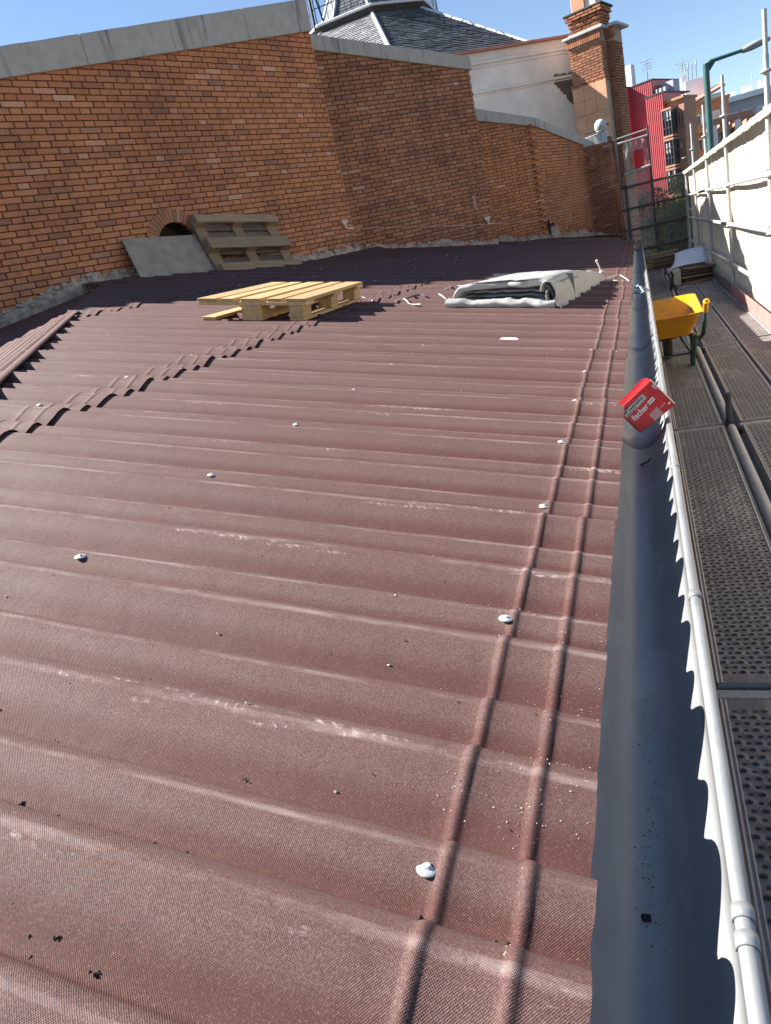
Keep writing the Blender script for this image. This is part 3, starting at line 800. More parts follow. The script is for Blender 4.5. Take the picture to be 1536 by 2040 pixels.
# lantern: platform ring, upper cone and railing
q = MB(); pr = [(ORr * .96, OZ - .25), (ORr * 1.08, OZ - .1), (ORr * 1.12, OZ + .12), (ORr * .7, OZ + .16)]
rows = [[ov(k, r, z) for k in range(8)] for r, z in pr]; q.grid(rows, smooth=False, closed=True); q.build('gallery', M['dark_wood'], tower)
for k in range(8):
    e0, e1 = ov(k, ORr * 1.13, OZ + .13), ov(k + 1, ORr * 1.13, OZ + .13)
    q = MB(); q.tube([e0, e1], .05, 6); q.build('gallery_edge', M['lead'], tower)
q = MB(); rows = [[ov(k, r, z) for k in range(8)] for r, z in ((ORr * .80, OZ + .12), (ORr * .44, OZ + 1.7), (ORr * .34, OZ + 3.2), (.03, OZ + 6.5))]
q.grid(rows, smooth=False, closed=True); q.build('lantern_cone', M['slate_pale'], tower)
mb = MB()
for k in range(8):
    if k not in (0, 1, 2, 7): continue
    for i in range(14):
        z0, z1 = .13 + i * .115, .13 + (i + 1.2) * .115
        rA = lambda z: ORr * (.80 - .36 * min(1, (z - .12) / 1.58))
        cnt = 8
        for j in range(cnt):
            u0, u1 = (j + (.3 if i % 2 else 0)) / cnt, (j + .95 + (.3 if i % 2 else 0)) / cnt; u1 = min(1, u1)
            pu = lambda z, u, o_: ov(k, rA(z) + o_, OZ + z).lerp(ov(k + 1, rA(z) + o_, OZ + z), u)
            p = [pu(z1, u0, .01), pu(z1, u1, .01), pu(z0, u1, .035), pu(z0, u0, .035)]
            mb.add(p, [(3, 2, 1, 0)])
mb.build('lantern_slates', M['slate'], tower, kind='stuff')
for k in range(8):
    q = MB(); q.tube([ov(k, ORr * .82, OZ + .12), ov(k, ORr * .46, OZ + 1.7), ov(k, ORr * .35, OZ + 3.2)], .05, 6); q.build('lantern_hip', M['lead'], tower)
q = MB()
for k in range(8):
    p0, p1 = ov(k, ORr * 1.12, OZ + .15), ov(k + 1, ORr * 1.12, OZ + .15)
    for h in (.95, .5): q.tube([p0 + Vector((0, 0, h)), p1 + Vector((0, 0, h))], .018, 5)
    for j in range(9):
        b = p0.lerp(p1, j / 9); q.tube([b, b + Vector((0, 0, .95))], .026 if j == 0 else .011, 5)
q.build('railing', M['dark_steel'], tower)
# mast on the gallery
q = MB(); b = ov(0, ORr * 1.1, OZ); q.tube([b + Vector((-.15, 0, 0)), b + Vector((-.1, 0, 2.6))], .05, 6); q.tube([b + Vector((.25, 0, 0)), b + Vector((-.1, .1, 2.2))], .035, 6); q.build('mast', M['dark_steel'], tower)
# body under the roof
q = MB(); q.grid([[ov(k, OR * .97, z) for k in range(8)] for z in (0, OE + .02)], smooth=False, closed=True); q.build('drum_wall', M['stucco'], tower)

# white stucco wall
WWB = atY(1137, 90, 27.0); WWA = 52
wwd = Vector((math.sin(math.radians(WWA)), math.cos(math.radians(WWA)), 0))
wall_w = empty('stucco_wall', label='white stucco wall with mouldings and a bare rubble patch, left of the brick pier', cat='wall')
fr = wall_frame((WWB.x, WWB.y), WWA); wall_w.matrix_world = fr
def wl_(px, py): 
    p = onwall(px, py, (WWB.x, WWB.y), WWA); q = fr.inverted() @ p; return q.x, q.z
aL, zTL = wl_(925, 112); aR, zTR = wl_(1131, 73); zt_w = (zTL + zTR) / 2
q = MB(); q.box(((aL - .6 + aR) / 2, .3, (ZO + zt_w) / 2 - .2), (aR - aL + .6, .6, zt_w - ZO + .4)); q.build('stucco', M['stucco'], wall_w)
q = MB(); q.box(((aL - .6 + aR) / 2, .24, zt_w + .03), (aR - aL + .7, .8, .07)); q.build('cap', M['tile_red'], wall_w)
for (px, py, d_, h_) in ((1000, 118, .06, .09), (1000, 127, .04, .05), (1000, 176, .05, .08), (1000, 182, .035, .04)):
    _, z_ = wl_(px, py); q = MB(); q.cbox(((aL - .6 + aR) / 2, -d_ / 2, z_), (aR - aL + .6, d_, h_), .012); q.build('moulding', M['stucco'], wall_w)
q = MB(); pc = wl_(1122, 172); rq = random.Random(4)
for i in range(130):
    a_ = pc[0] + rq.uniform(-.26, .30); t_ = (a_ - pc[0] + .26) / .56; z_ = pc[1] + .32 - rq.random() * (.12 + .75 * t_)
    q.cbox((a_, .004 - .012 * rq.random(), z_), (.09 + .10 * rq.random(), .05, .07 + .08 * rq.random()), .01, Matrix.Rotation(rq.uniform(-.6, .6), 3, 'Y'))
q.build('rubble_patch', M['wood_old'], wall_w, kind='stuff')
# lead downpipe strip at the right edge
q = MB(); q.box((aR + .03, -.05, ZO + 3.0), (.10, .12, 5.2)); q.build('edge_strip', M['lead'], wall_w)

# brick pier with stepped cornice
pier = empty('brick_pier', label='brick church pier with stepped cornice, orange stone panel and spire stub on top', cat='pier')
PY = 25.6
pa = 20.0
pl = atY(1137, 130, PY); pierF = wall_frame((pl.x, pl.y), 108); pier.matrix_world = pierF
pinv = pierF.inverted()
def pz(px, py): 
    p = onwall(px, py, (pl.x, pl.y), 108); return pinv @ p
def course_block(mb, x0, x1, y0, y1, z0, z1, mat_, seed, co=.075):
    r = random.Random(seed); z = z0; ci = 0
    while z < z1 - .02:
        for (ax, s0, s1, fix) in (('x', x0, x1, y0), ('y', y0, y1, x1)):
            u = s0 - (.12 if ci % 2 else 0)
            while u < s1 - .01:
                e = min(u + .235, s1); st = max(u, s0)
                if e - st > .03:
                    j = .012 * r.random()
                    if ax == 'x': mb.box(((st + e) / 2, fix + .04 - j, z + .026), (e - st - .012, .08, .05))
                    else: mb.box((fix - .04 + j, (st + e) / 2, z + .026), (.08, e - st - .012, .05))
                u += .25
        z += co; ci += 1
xa, xb, xc = 0.0, pz(1205, 150).x, pz(1236, 150).x - .24
zc0, zc1 = pz(1140, 100).z, pz(1140, 68).z           # brick shaft top, cornice top
zs = pz(1150, 178).z                                  # stone panel top
zbot = ZO - 1.0
q = MB(); q.box(((xa + xb) / 2, .45, (zbot + zc1) / 2), (xb - xa - .03, .9, zc1 - zbot)); q.box(((xb + xc) / 2 - .02, .90, (zbot + zc1) / 2), (xc - xb - .03, .8, zc1 - zbot)); q.build('core', M['plaster'], pier)
mb = MB(); course_block(mb, xa, xb, -.02, .6, zs + .1, zc0, None, 1); course_block(mb, xb + .005, xc, .46, 1.2, zbot, zc0 - .05, None, 2)
mb.build('brick_courses', M['brick_dark'], pier, kind='stuff')
# stone panel in ashlars
r = random.Random(2); z = ZO + .5; i = 0
while z < zs:
    h = min(.42, zs - z)
    for j in range(3):
        x0 = xa + (xb - xa + .06) * j / 3 - .02; x1 = xa + (xb - xa + .06) * (j + 1) / 3 - .02
        q = MB(); q.cbox(((x0 + x1) / 2, -.03 + .004 * r.random(), z + h / 2), (x1 - x0 - .004, .12, h - .004), .006); q.build('stone_block', M['stone'], pier)
    z += h; i += 1
mb = MB()
course_block(mb, xa - .06, xb + .03, -.06, .55, zs, zs + .12, None, 5)
mb.build('string_course', M['brick_dark'], pier, kind='stuff')
# cornice: soldier bricks then projecting courses
mb = MB(); n_ = 20
for i in range(n_):
    x = xa - .04 + (xc - xa + .1) * (i + .5) / n_; yy = -.08 if x < xb else .38
    mb.box((x, yy + .05, zc0 + .14), (.055, .14, .22))
mb.build('soldier_bricks', M['brick_dark'], pier, kind='stuff')
q = MB(); q.cbox(((xa + xb) / 2, .40, zc0 + .30), (xb - xa + .24, 1.1, .08), .02); q.cbox(((xb + xc) / 2 + .08, .86, zc0 + .33), (xc - xb + .2, 1.1, .08), .02); q.build('cornice', M['concrete_light'], pier)
zz = zc0 + .36
for (d_, h_) in ((.02, .20), (.06, .16), (.12, .14)):
    mb = MB(); course_block(mb, xa + .12 - d_, xc - .22 + d_, .02 - d_, .8, zz, zz + h_, None, 8)
    mb.box(((xa + xc) / 2 - .05, .45, zz + h_ / 2), (xc - xa - .4 + 2 * d_, .7, h_)); mb.build('upper_courses', M['brick_dark'], pier, kind='stuff'); zz += h_
q = MB(); q.cbox(((xa + xc) / 2 - .05, .38, zz + .03), (xc - xa - .02, 1.0, .06), .02); q.build('top_slab', M['dark_wood'], pier)
q = MB(); q.cbox((xa + .38, .35, zz + .6), (.42, .5, 1.2), .02); q.build('stub', M['stone'], pier)
q = MB(); q.cbox((xa + .74, .38, zz + .6), (.36, .46, 1.2), .02); q.build('stub_pale', M['stucco'], pier)
q = MB(); q.cbox((xa + .74, .13, zz + .75), (.12, .06, .55), .015); q.build('stub_niche', M['concrete'], pier)

# cap of the end wall: bird spikes and a round lamp globe
lp = empty('wall_lamp', atY(1197, 258, 22.4), label='round pale lamp globe on the corner cap below the brick pier', cat='lamp')
q = MB(); q.lathe([(.002, .26), (.09, .24), (.15, .17), (.165, .08), (.15, 0), (.10, -.05)], 18); q.build('globe', M['concrete_light'], lp)
q = MB(); q.tube([(.1, 0, .1), (.22, -.02, .08)], .02, 8); q.build('arm', M['dark_steel'], lp)
sp = MB()
base = [atY(1165, 268, 22.25), atY(1196, 258, 22.25)]
for i in range(9):
    b = base[0].lerp(base[1], i / 8)
    for dx in (-.03, .03): sp.tube([b, b + Vector((dx, dx * .5, .11))], .004, 4)
sp.tube([base[0], base[1]], .008, 5)
sp.build('bird_spikes', M['dark_steel'], label='row of thin bird spikes on the coping corner beside the lamp globe', cat='bird spikes')

# ================================================================== street beyond
rb = empty('red_building', atY(1300, 300, 48) * 1.0, label='tall building clad in ribbed red metal beyond the scaffold', cat='building'); rb.location.z = 0
def rel(p, o): return Vector((p.x - o.location.x, p.y - o.location.y, p.z))
def ribbed(name, x0, x1, y0, y1, z0, z1, mat, par, face='front'):
    q = MB(); q.box(((x0 + x1) / 2, (y0 + y1) / 2, (z0 + z1) / 2), (x1 - x0, y1 - y0, z1 - z0)); q.build(name, mat, par)
    mb = MB(); n_ = max(2, int((x1 - x0) / .11))
    for i in range(n_):
        x = x0 + (x1 - x0) * (i + .5) / n_; mb.box((x, y0 - .02, (z0 + z1) / 2), ((x1 - x0) / n_ * .5, .045, z1 - z0))
    mb.build('cladding_ribs', mat, par, kind='stuff')
cX = rb.location.x; rb.rotation_euler = (0, 0, math.radians(-26)); KX = 1 / math.cos(math.radians(26)) * .98
zT, zR = ZO + 6.48, ZO + 5.54
lx_ = lambda x: (x - cX) * KX
ribbed('tall_block', lx_(.1), lx_(1.46), 0, 2.2, 0, zT, M['red'], rb)
ribbed('left_bay', lx_(-.9), lx_(.22), -.9, 2.2, 0, zT + .02, M['red'], rb)
ribbed('right_bay', lx_(1.46), lx_(2.37), -1.0, 1.4, 0, zR, M['red'], rb)
for (x0, x1, z_, yy) in ((-.95, .26, zT + .05, -.92), (.30, 1.5, zT + .03, -.03), (1.42, 2.42, zR + .03, -1.02)):
    q = MB(); q.box(((lx_(x0) + lx_(x1)) / 2, yy + 1.75, z_), (lx_(x1) - lx_(x0), 3.6, .06)); q.build('roof_edge', M['dark_steel'], rb)
q = MB(); q.box((lx_(1.9), 1.2, zR + .35), (.7, .8, .7)); q.build('plant_room', M['wall_grey'], rb)
q = MB(); q.box((lx_(-.35), 1.6, zT + .7), (.35, .5, 1.4)); q.build('flue', M['wall_white'], rb)
for i in range(3):
    q = MB(); q.box((lx_(1.60) + .24 * i, .2, zR + .22), (.12, .3, .36)); q.build('vent', M['wall_grey'], rb)

def windows(par, x0, x1, yf, z0, z1, cols, rows_, wf=.55, hf=.5, mat='glass', frame='wall_white', blind=.4, seed=1):
    r = random.Random(seed)
    for i in range(cols):
        for j in range(rows_):
            cx_ = x0 + (x1 - x0) * (i + .5) / cols; cz = z0 + (z1 - z0) * (j + .5) / rows_
            w_, h_ = (x1 - x0) / cols * wf, (z1 - z0) / rows_ * hf
            q = MB(); q.box((cx_, yf - .02, cz + h_ / 2 + .03), (w_ + .12, .1, .06)); q.box((cx_, yf - .04, cz - h_ / 2 - .03), (w_ + .16, .16, .06))
            for s_ in (-1, 1): q.box((cx_ + s_ * (w_ / 2 + .03), yf - .02, cz), (.06, .1, h_))
            wo_ = q.build('window', M[frame], par)
            q = MB(); q.box((cx_, yf + .01, cz), (w_, .06, h_)); q.build('pane', M[mat], wo_)
            if r.random() < blind:
                hb = h_ * r.uniform(.3, .9); q = MB(); q.box((cx_, yf - .025, cz + h_ / 2 - hb / 2), (w_, .03, hb)); q.build('blind', M['blind'], wo_)

_tp = Matrix.Translation(rb.location) @ Matrix.Rotation(math.radians(-26), 4, 'Z') @ Vector((lx_(2.37) + .01, -.7, 0))
tb = empty('apartment_building', (_tp.x, _tp.y, 0), math.radians(-26), label='brown brick apartment block with glazed bay windows, touching the red building', cat='building')
q = MB(); q.box((.48, .8, (ZO + 5.0) / 2), (.95, 1.6, ZO + 5.0)); q.build('wall', M['wall_tan'], tb)
q = MB(); q.box((.48, .8, ZO + 5.05), (1.05, 1.9, .12)); q.build('roof_edge', M['wall_tan'], tb)
for j in range(7):
    zb = ZO + 3.35 - j * 1.52
    b = MB(); b.box((.28, -.35, zb - .08), (.56, .8, .10)); bay = b.build('bay', M['wall_tan'], tb); b = MB(); b.box((.28, -.35, zb + 1.28), (.56, .8, .10)); b.build('bay_head', M['wall_tan'], bay)
    q = MB(); q.box((.28, -.35, zb + .60), (.48, .68, 1.24)); q.build('pane', M['glass'], bay)
    q = MB()
    for x in (.04, .20, .36, .52): q.box((x, -.72, zb + .60), (.035, .05, 1.24))
    for z_ in (.35, .85): q.box((.28, -.72, zb + z_), (.5, .05, .035))
    q.build('mullions', M['dark_steel'], bay)
    for x in (.12, .28, .44):
        if (j + int(x * 100)) % 3: 
            q = MB(); q.box((x, -.70, zb + .95 - .1 * (j % 2)), (.10, .02, .5)); q.build('blind', M['blind'], bay)
windows(tb, .60, .95, -.01, ZO - 6, ZO + 4.8, 2, 7, .4, .42, frame='wall_tan', seed=3)

ob = empty('orange_building', (4.3, 60, 0), label='orange apartment block with grey balconies behind the lamp post', cat='building')
pA, pB = atY(1373, 215, 60), atY(1404, 212, 60)
q = MB(); q.box((pA.x - 4.3 + 1.2, 4, pA.z / 2), (pB.x - pA.x + 1.6, 8, pA.z)); q.build('wall', M['wall_orange'], ob)
q = MB(); q.box((pA.x - 4.3 + 1.2, 4, pA.z + .08), (pB.x - pA.x + 1.8, 8.2, .16)); q.build('roof_edge', M['wall_orange'], ob)
windows(ob, pA.x - 4.3 + .2, pB.x - 4.3 + 1.0, -.01, pA.z - 9.6, pA.z - .3, 3, 6, .6, .5, blind=.5, seed=5)
for j in range(6):
    q = MB(); q.box((pA.x - 4.3 + .75, -.35, pA.z - 1.6 * j - 1.55), (1.1, .7, .5)); q.build('balcony', M['wall_orange'], ob)

gb = empty('grey_building', (0, 0, 0), label='long pale grey building with square windows at the right horizon', cat='building')
pA, pB = atY(1440, 225, 90), atY(1545, 190, 90); gb.location = (pA.x, 90, 0); L_ = pB.x - pA.x + 6
zt = (pA.z + pB.z) / 2 + .6
q = MB(); q.box((L_ / 2 - .5, 6, zt / 2), (L_ + 1, 12, zt)); q.build('wall', M['wall_grey'], gb)
q = MB(); q.box((L_ / 2 - .5, 5.6, zt + .25), (L_ + 1.4, 12.6, .5)); q.build('parapet', M['wall_white'], gb)
windows(gb, .4, L_ - .4, -.01, zt - 9.5, zt - .6, 8, 5, .55, .5, blind=.6, seed=8)
for i in range(6):
    q = MB(); q.box((1 + i * 1.6, 2, zt + .85), (.9, 1.2, .7 + .3 * (i % 3))); q.build('roof_box', M['wall_white'], gb)

wb2 = empty('white_building', (0, 0, 0), label='white building with sloping tiled edge and antenna tower above the brown block', cat='building')
pA, pB = atY(1338, 200, 80), atY(1445, 185, 80); wb2.location = (pA.x, 80, 0)
zt = atY(1390, 196, 80).z
q = MB(); q.box(((pB.x - pA.x) / 2, 5, zt / 2), (pB.x - pA.x, 10, zt)); q.build('wall', M['wall_white'], wb2)
q = MB(); q.add([(0, -.4, zt - .8), (pB.x - pA.x, -.4, zt + .55), (pB.x - pA.x, 4, zt + 1.2), (0, 4, zt - .1), (0, -.4, zt - 1.0), (pB.x - pA.x, -.4, zt + .35)], [(0, 1, 2, 3), (4, 5, 1, 0)]); q.build('tiled_edge', M['tile_red'], wb2)
pC = atY(1385, 160, 82)
q = MB(); q.box((pC.x - pA.x, 4, zt + .7), (1.7, 2.4, 2.6)); q.build('roof_tower', M['wall_white'], wb2)
q = MB(); q.box((pC.x - pA.x - .9, 3.6, zt + 1.7), (.5, 1.0, 1.8)); q.build('chimney', M['wall_white'], wb2)
windows(wb2, 3.5, pB.x - pA.x - .4, -.01, zt - 6, zt - .4, 3, 4, .6, .5, blind=.3, seed=9)
q = MB()
for i, (dx, h) in enumerate(((-.7, 1.3), (-.45, 1.6), (-.1, 1.5), (.25, 1.7))):
    b = Vector((pC.x - pA.x + dx, 3.4, zt + 2.0)); q.tube([b, b + Vector((0, 0, h))], .035, 5); q.tube([b + Vector((0, -.06, h * .6)), b + Vector((0, -.06, h))], .07, 5)
q.build('phone_masts', M['mast'], wb2)

pg = empty('pergola_building', (0, 0, 0), label='dark framed penthouse terrace between the lamp post and the sheeting', cat='building')
pA, pB = atY(1416, 246, 55), atY(1466, 246, 55); pg.location = (pA.x, 55, 0); zt = pA.z; L_ = pB.x - pA.x + 1
q = MB(); q.box((L_ / 2, 4, (zt - 3.2) / 2), (L_, 8, zt - 3.2)); q.build('wall', M['wall_tan'], pg)
q = MB(); q.box((L_ / 2, .1, zt), (L_, .3, .35)); q.box((L_ / 2, 5, zt), (L_, .3, .35))
for i in range(5): q.box((L_ * i / 4, 2.5, zt - .2), (.18, 5, .2))
q.build('beam', M['wall_tan'], pg)
for i in range(4):
    q = MB(); q.box((.2 + (L_ - .4) * i / 3, .1, zt - 1.7), (.32, .3, 3.1)); q.build('post', M['wall_white'] if i % 2 == 0 else M['wall_tan'], pg)
q = MB(); q.box((L_ / 2, 4.5, zt - 1.4), (L_ * .95, .2, 2.8)); q.build('pane', M['glass'], pg)
pD = atY(1415, 205, 62); 
q = MB(); q.box((L_ * .35, 9, (zt + 1.3) / 2), (L_ * .7, 3, zt + 1.3)); q.build('upper_storey', M['wall_grey'], pg)
windows(pg, .2, L_ * .65, 7.49, zt + .0, zt + 1.2, 3, 1, .6, .6, frame='dark_steel', blind=.2, seed=12)

# antennas
def antenna(px, py0, py1, Y, label, yagi=True):
    a, b = atY(px, py0, Y), atY(px - (py1 - py0) * -.06, py1, Y); root = empty('antenna', (a.x, a.y, a.z), label=label, cat='antenna', group='roof antennas')
    h = b.z - a.z; s_ = Y / 48
    q = MB(); q.tube([(0, 0, -.8 * s_), (0, 0, h)], .022 * s_, 5); q.build('pole', M['mast'], root)
    if yagi:
        q = MB(); q.tube([(-.32 * s_, 0, h * .92), (.3 * s_, 0, h * .97)], .014 * s_, 4)
        for i in range(6): x = (-.3 + .11 * i) * s_; q.tube([(x, -.16 * s_, h * .94), (x, .16 * s_, h * .94)], .012 * s_, 4)
        for i in range(3): q.tube([(-.22 * s_, 0, h * (.55 + .12 * i)), (.25 * s_, 0, h * (.57 + .12 * i))], .012 * s_, 4)
        q.build('aerial', M['mast'], root)
antenna(1291, 162, 118, 50, 'yagi antenna on the red building')
antenna(1362, 165, 122, 82, 'tall thin antenna left of the white roof tower')
antenna(1417, 180, 148, 95, 'thin antenna just right of the green lamp post', False)
antenna(1499, 175, 146, 95, 'thin antenna near the right standard', False)
antenna(622, 70, 5, 34, 'small antenna beside the slate roof gallery')

# street lamp
lY = 18.2
la = atY(1406, 127, lY)
lamp = empty('street_lamp', (la.x, la.y, 0), label='green street lamp with a long arm reaching over the scaffold', cat='street lamp')
q = MB(); q.tube([(0, 0, 0), (0, 0, 1.2), (0, 0, la.z)], [.10, .09, .062], 12); q.build('pole', M['lamp_green'], lamp)
arm_e = rel(atY(1480, 100, lY + .1), lamp); head_e = rel(atY(1534, 76, lY + .2), lamp)
q = MB(); q.tube([(0, 0, la.z - .04), (.10, 0, la.z + .02), arm_e], [.045, .04, .034], 10); q.tube([(0, 0, la.z - .18), (.16, 0, la.z + .01)], .034, 8); q.build('arm', M['lamp_green'], lamp)
q = MB(); d_ = (head_e - arm_e); 
rows = []
for i in range(9):
    t = i / 8; c = arm_e - d_ * .04 + d_ * t * 1.04; ww = .045 + .10 * math.sin(math.pi * min(1, .12 + t * .83)) ; hh = .035 + .04 * math.sin(math.pi * min(1, .15 + t * .8))
    rows.append([(c.x, c.y + ww * math.cos(2 * math.pi * k / 10), c.z + hh * math.sin(2 * math.pi * k / 10)) for k in range(10)])
q.grid(rows, closed=True); q.add(rows[-1], [tuple(range(10))]); q.build('lamp_head', M['lamp_grey'], lamp)

# trees beyond the end net
def tree(px, py, Y, rad, hgt, label, seed):
    c = atY(px, py, Y); root = empty('street_tree', (c.x, c.y, 0), label=label, cat='tree', group='street trees beyond the net'); r = random.Random(seed)
    q = MB(); tr = [(0, 0, 0), (.1, .05, c.z * .35), (.02, .1, c.z * .65), (0, 0, c.z)]; q.tube(tr, [.2, .16, .11, .05], 8)
    tips = []
    for i in range(9):
        a = r.random() * 6.28; z0 = c.z * r.uniform(.5, .85); e = Vector((math.cos(a) * rad * .75, math.sin(a) * rad * .75, z0 + hgt * r.uniform(.1, .4))); q.tube([(0.02, .06, z0), (e.x * .5, e.y * .5, (z0 + e.z) / 2 + .15), e], [.07, .045, .015], 5); tips.append(e)
    q.build('trunk', M['bark'], root)
    mb = MB(); cl = []
    for i in range(46):
        while True:
            p = Vector((r.uniform(-1, 1), r.uniform(-1, 1), r.uniform(-1, 1)))
            if .25 < p.length < 1: break
        cl.append((Vector((p.x * rad, p.y * rad, c.z + p.z * hgt * .5)), rad * r.uniform(.16, .34)))
    for cc, cr in cl:
        for k in range(150):
            d = Vector((r.gauss(0, 1), r.gauss(0, 1), r.gauss(0, 1))).normalized() * cr * r.random() ** .45
            p = cc + d; s_ = r.uniform(.05, .10)
            ax = Vector((r.gauss(0, 1), r.gauss(0, 1), r.gauss(0, 1))).normalized(); bx = ax.orthogonal().normalized(); cx2 = ax.cross(bx)
            mb.add([p - bx * s_, p + cx2 * s_ * .5, p + bx * s_, p - cx2 * s_ * .5], [(0, 1, 2, 3)])
    mb.build('crown', M['leaf'], root)
tree(1332, 440, 34, 1.6, 3.0, 'leafy green tree seen through the dark net, in front of the red building', 1)
tree(1364, 452, 38, 1.5, 2.8, 'tree crown partly behind the corner of the net and sheeting', 2)
tree(1345, 480, 30, 1.8, 2.2, 'low shrubby tree at the foot of the net', 3)

# ================================================================== gutter
ZL = ZO - .752                              # lip height
GX0, GX1 = -.150, .030
gut = empty('gutter', (0, 0, 0), label='half round zinc gutter along the eave of the brown roof', cat='gutter')
def gprof():
    p = []; cx = (GX0 + GX1) / 2; r = (GX1 - GX0) / 2
    p.append((GX0 - .006, ZO - .715)); p.append((GX0 - .001, ZO - .745))
    for i in range(0, 19):
        t = -1 + 2 * i / 18
        p.append((cx + r * t, ZL + .004 - .084 * (1 - abs(t) ** 2.3)))
    return p
def bead():
    return [(GX1 + .0085 + .0105 * math.cos(a), ZL + .003 + .0100 * math.sin(a)) for a in [math.pi - 2 * math.pi * i / 14 for i in range(15)]]
segs = [(-1.5, 2.62), (2.62, 4.62), (4.62, 6.62), (6.62, 8.62), (8.62, 10.62), (10.62, 12.62), (12.62, 14.62), (14.62, 16.25)]
for i, (y0, y1) in enumerate(segs):
    q = MB(); pr = gprof() + bead(); n = max(4, int((y1 - y0) / .2)); rows = []; s_ = .0007 * (i % 2)
    for j in range(n + 1):
        y = y0 + (y1 + .03 - y0) * j / n; w_ = .0015 * nz(y * 2.2, 7)
        rows.append([(x + w_, y, z + s_ + .001 * nz(y * 3, x * 20)) for x, z in pr])
    q.grid(rows); o = q.build('gutter_length', M['gutter'], gut); md = o.modifiers.new('thick', 'SOLIDIFY'); md.thickness = .0015
for y in (.60, 1.34, 2.14, 2.9, 3.7, 4.5, 5.3, 6.1, 6.9, 7.7, 8.5, 9.3, 10.1, 11, 12, 13, 14, 15):
    q = MB()
    for dy in (-.017, .017) if y < 1 else (0,):
        rows = []
        for j in range(3):
            yy = y + dy + (.009 if y < 1 else .013) * (j - 1)
            rows.append([(GX1 + .0085 + (.0128) * math.cos(a), yy, ZL + .003 + (.0122) * math.sin(a)) for a in [math.pi * 1.05 - 1.45 * math.pi * i / 12 for i in range(13)]] )
        q.grid(rows)
    q.tube([(GX1 - .006, y + .01, ZL - .012), (GX1 - .004, y - .03, ZL - .03)], .002, 5)
    o = q.build('strap', M['gutter'], gut); md = o.modifiers.new('thick', 'SOLIDIFY'); md.thickness = .002
q = MB(); pr = gprof()[2:]; q.add([(x, 16.24, z) for x, z in pr], [tuple(range(len(pr)))]); q.build('end_cap', M['gutter'], gut)
# board carrying the gutter
q = MB(); q.box((-.185, 7.6, ZO - .79), (.03, 18.4, .16)); q.build('fascia', M['dark_wood'], kind='structure')

# ================================================================== scaffold
ZP = ZO - 1.52
XS = 1.235                                   # outer standards
SY = [2.1, 5.15, 8.28, 11.85, 14.95, 18.05, 21.0]
JY = [-.97, 2.08, 5.13, 8.18, 11.23, 14.28, 17.33, 20.38]
scaf = empty('scaffold', (0, 0, 0), label='tube scaffold along the eave with rails, standards and ledgers', cat='scaffold')
q0 = MB()
def collar(mb, x, y, z, r=.036):
    mb.lathe([(.025, -.012), (r + .02, -.010), (r + .022, 0), (r + .02, .010), (.025, .012)], 12, T(x, y, z))
for i, y in enumerate(SY):
    top = 1.41 if i != 6 else .62
    q = MB(); q.tube([(XS, y, ZP - 1.6), (XS, y, ZO + top - .36)], .0255, 12); q.tube([(XS, y, ZO + top - .36), (XS, y, ZO + top)], .021, 12)
    st = q.build('standard', M['galv'], scaf)
    for z in (-1.05, -.50, .04, .59, .94):
        q = MB(); collar(q, XS, y, ZO + z - .03); q.build('rosette', M['galv'], st)
for z in (.57, .02, -.51, -1.07):
    for i in range(len(SY) - 1):
        q = MB(); q.tube([(XS - .012, SY[i] + .03, ZO + z), (XS - .012, SY[i + 1] - .03, ZO + z)], .0255, 12); ra = q.build('rail', M['galv'], scaf)
        for e, d in ((SY[i], 1), (SY[i + 1], -1)):
            q = MB(); q.cbox((XS - .012, e + d * .05, ZO + z), (.05, .06, .062), .008); q.cbox((XS - .03, e + d * .03, ZO + z + .02), (.012, .02, .07), .003); q.build('coupler', M['galv_dirty'], ra)
# rail ahead of the camera's right edge
XI = .465                                   # inner line of tubes between the planks
for i in range(len(JY) - 1):
    q = MB(); q.tube([(XI, JY[i] + .12, ZP - .012), (XI, JY[i + 1] - .06, ZP - .012)], .029, 14); q.build('ledger', M['galv_dirty'], scaf)
    q = MB(); q.tube([(XI, JY[i + 1] + .05, ZP - .9), (XI, JY[i + 1] + .05, ZP + .02)], .029, 12); q.tube([(XI, JY[i + 1] + .05, ZP), (XI, JY[i + 1] + .05, ZP + (.21 if i != 2 else .12))], .021, 12)
    q.add([(XI + .021 * math.cos(a), JY[i + 1] + .05 + .021 * math.sin(a), ZP + .2) for a in [0, 1]], [])
    q.build('spigot', M['dark_steel'], scaf)
    q = MB(); q.tube([(.06, JY[i + 1], ZP - .055), (XS, JY[i + 1], ZP - .055)], .024, 10); q.build('transom', M['dark_steel'], scaf)
for y in JY[1:5]:
    for (bx_, bw_) in ((.262, .34), (.69, .34), (1.03, .33)):
        q = MB(); q.cbox((bx_, y + .002, ZP - .024), (bw_, .05, .03), .005); q.build('plank_bearer', M['galv_dirty'], scaf)
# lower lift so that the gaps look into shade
q = MB(); q.box((.65, 9.7, ZP - 2.1), (1.15, 24, .05)); q.build('lower_deck', M['dark_steel'], scaf)

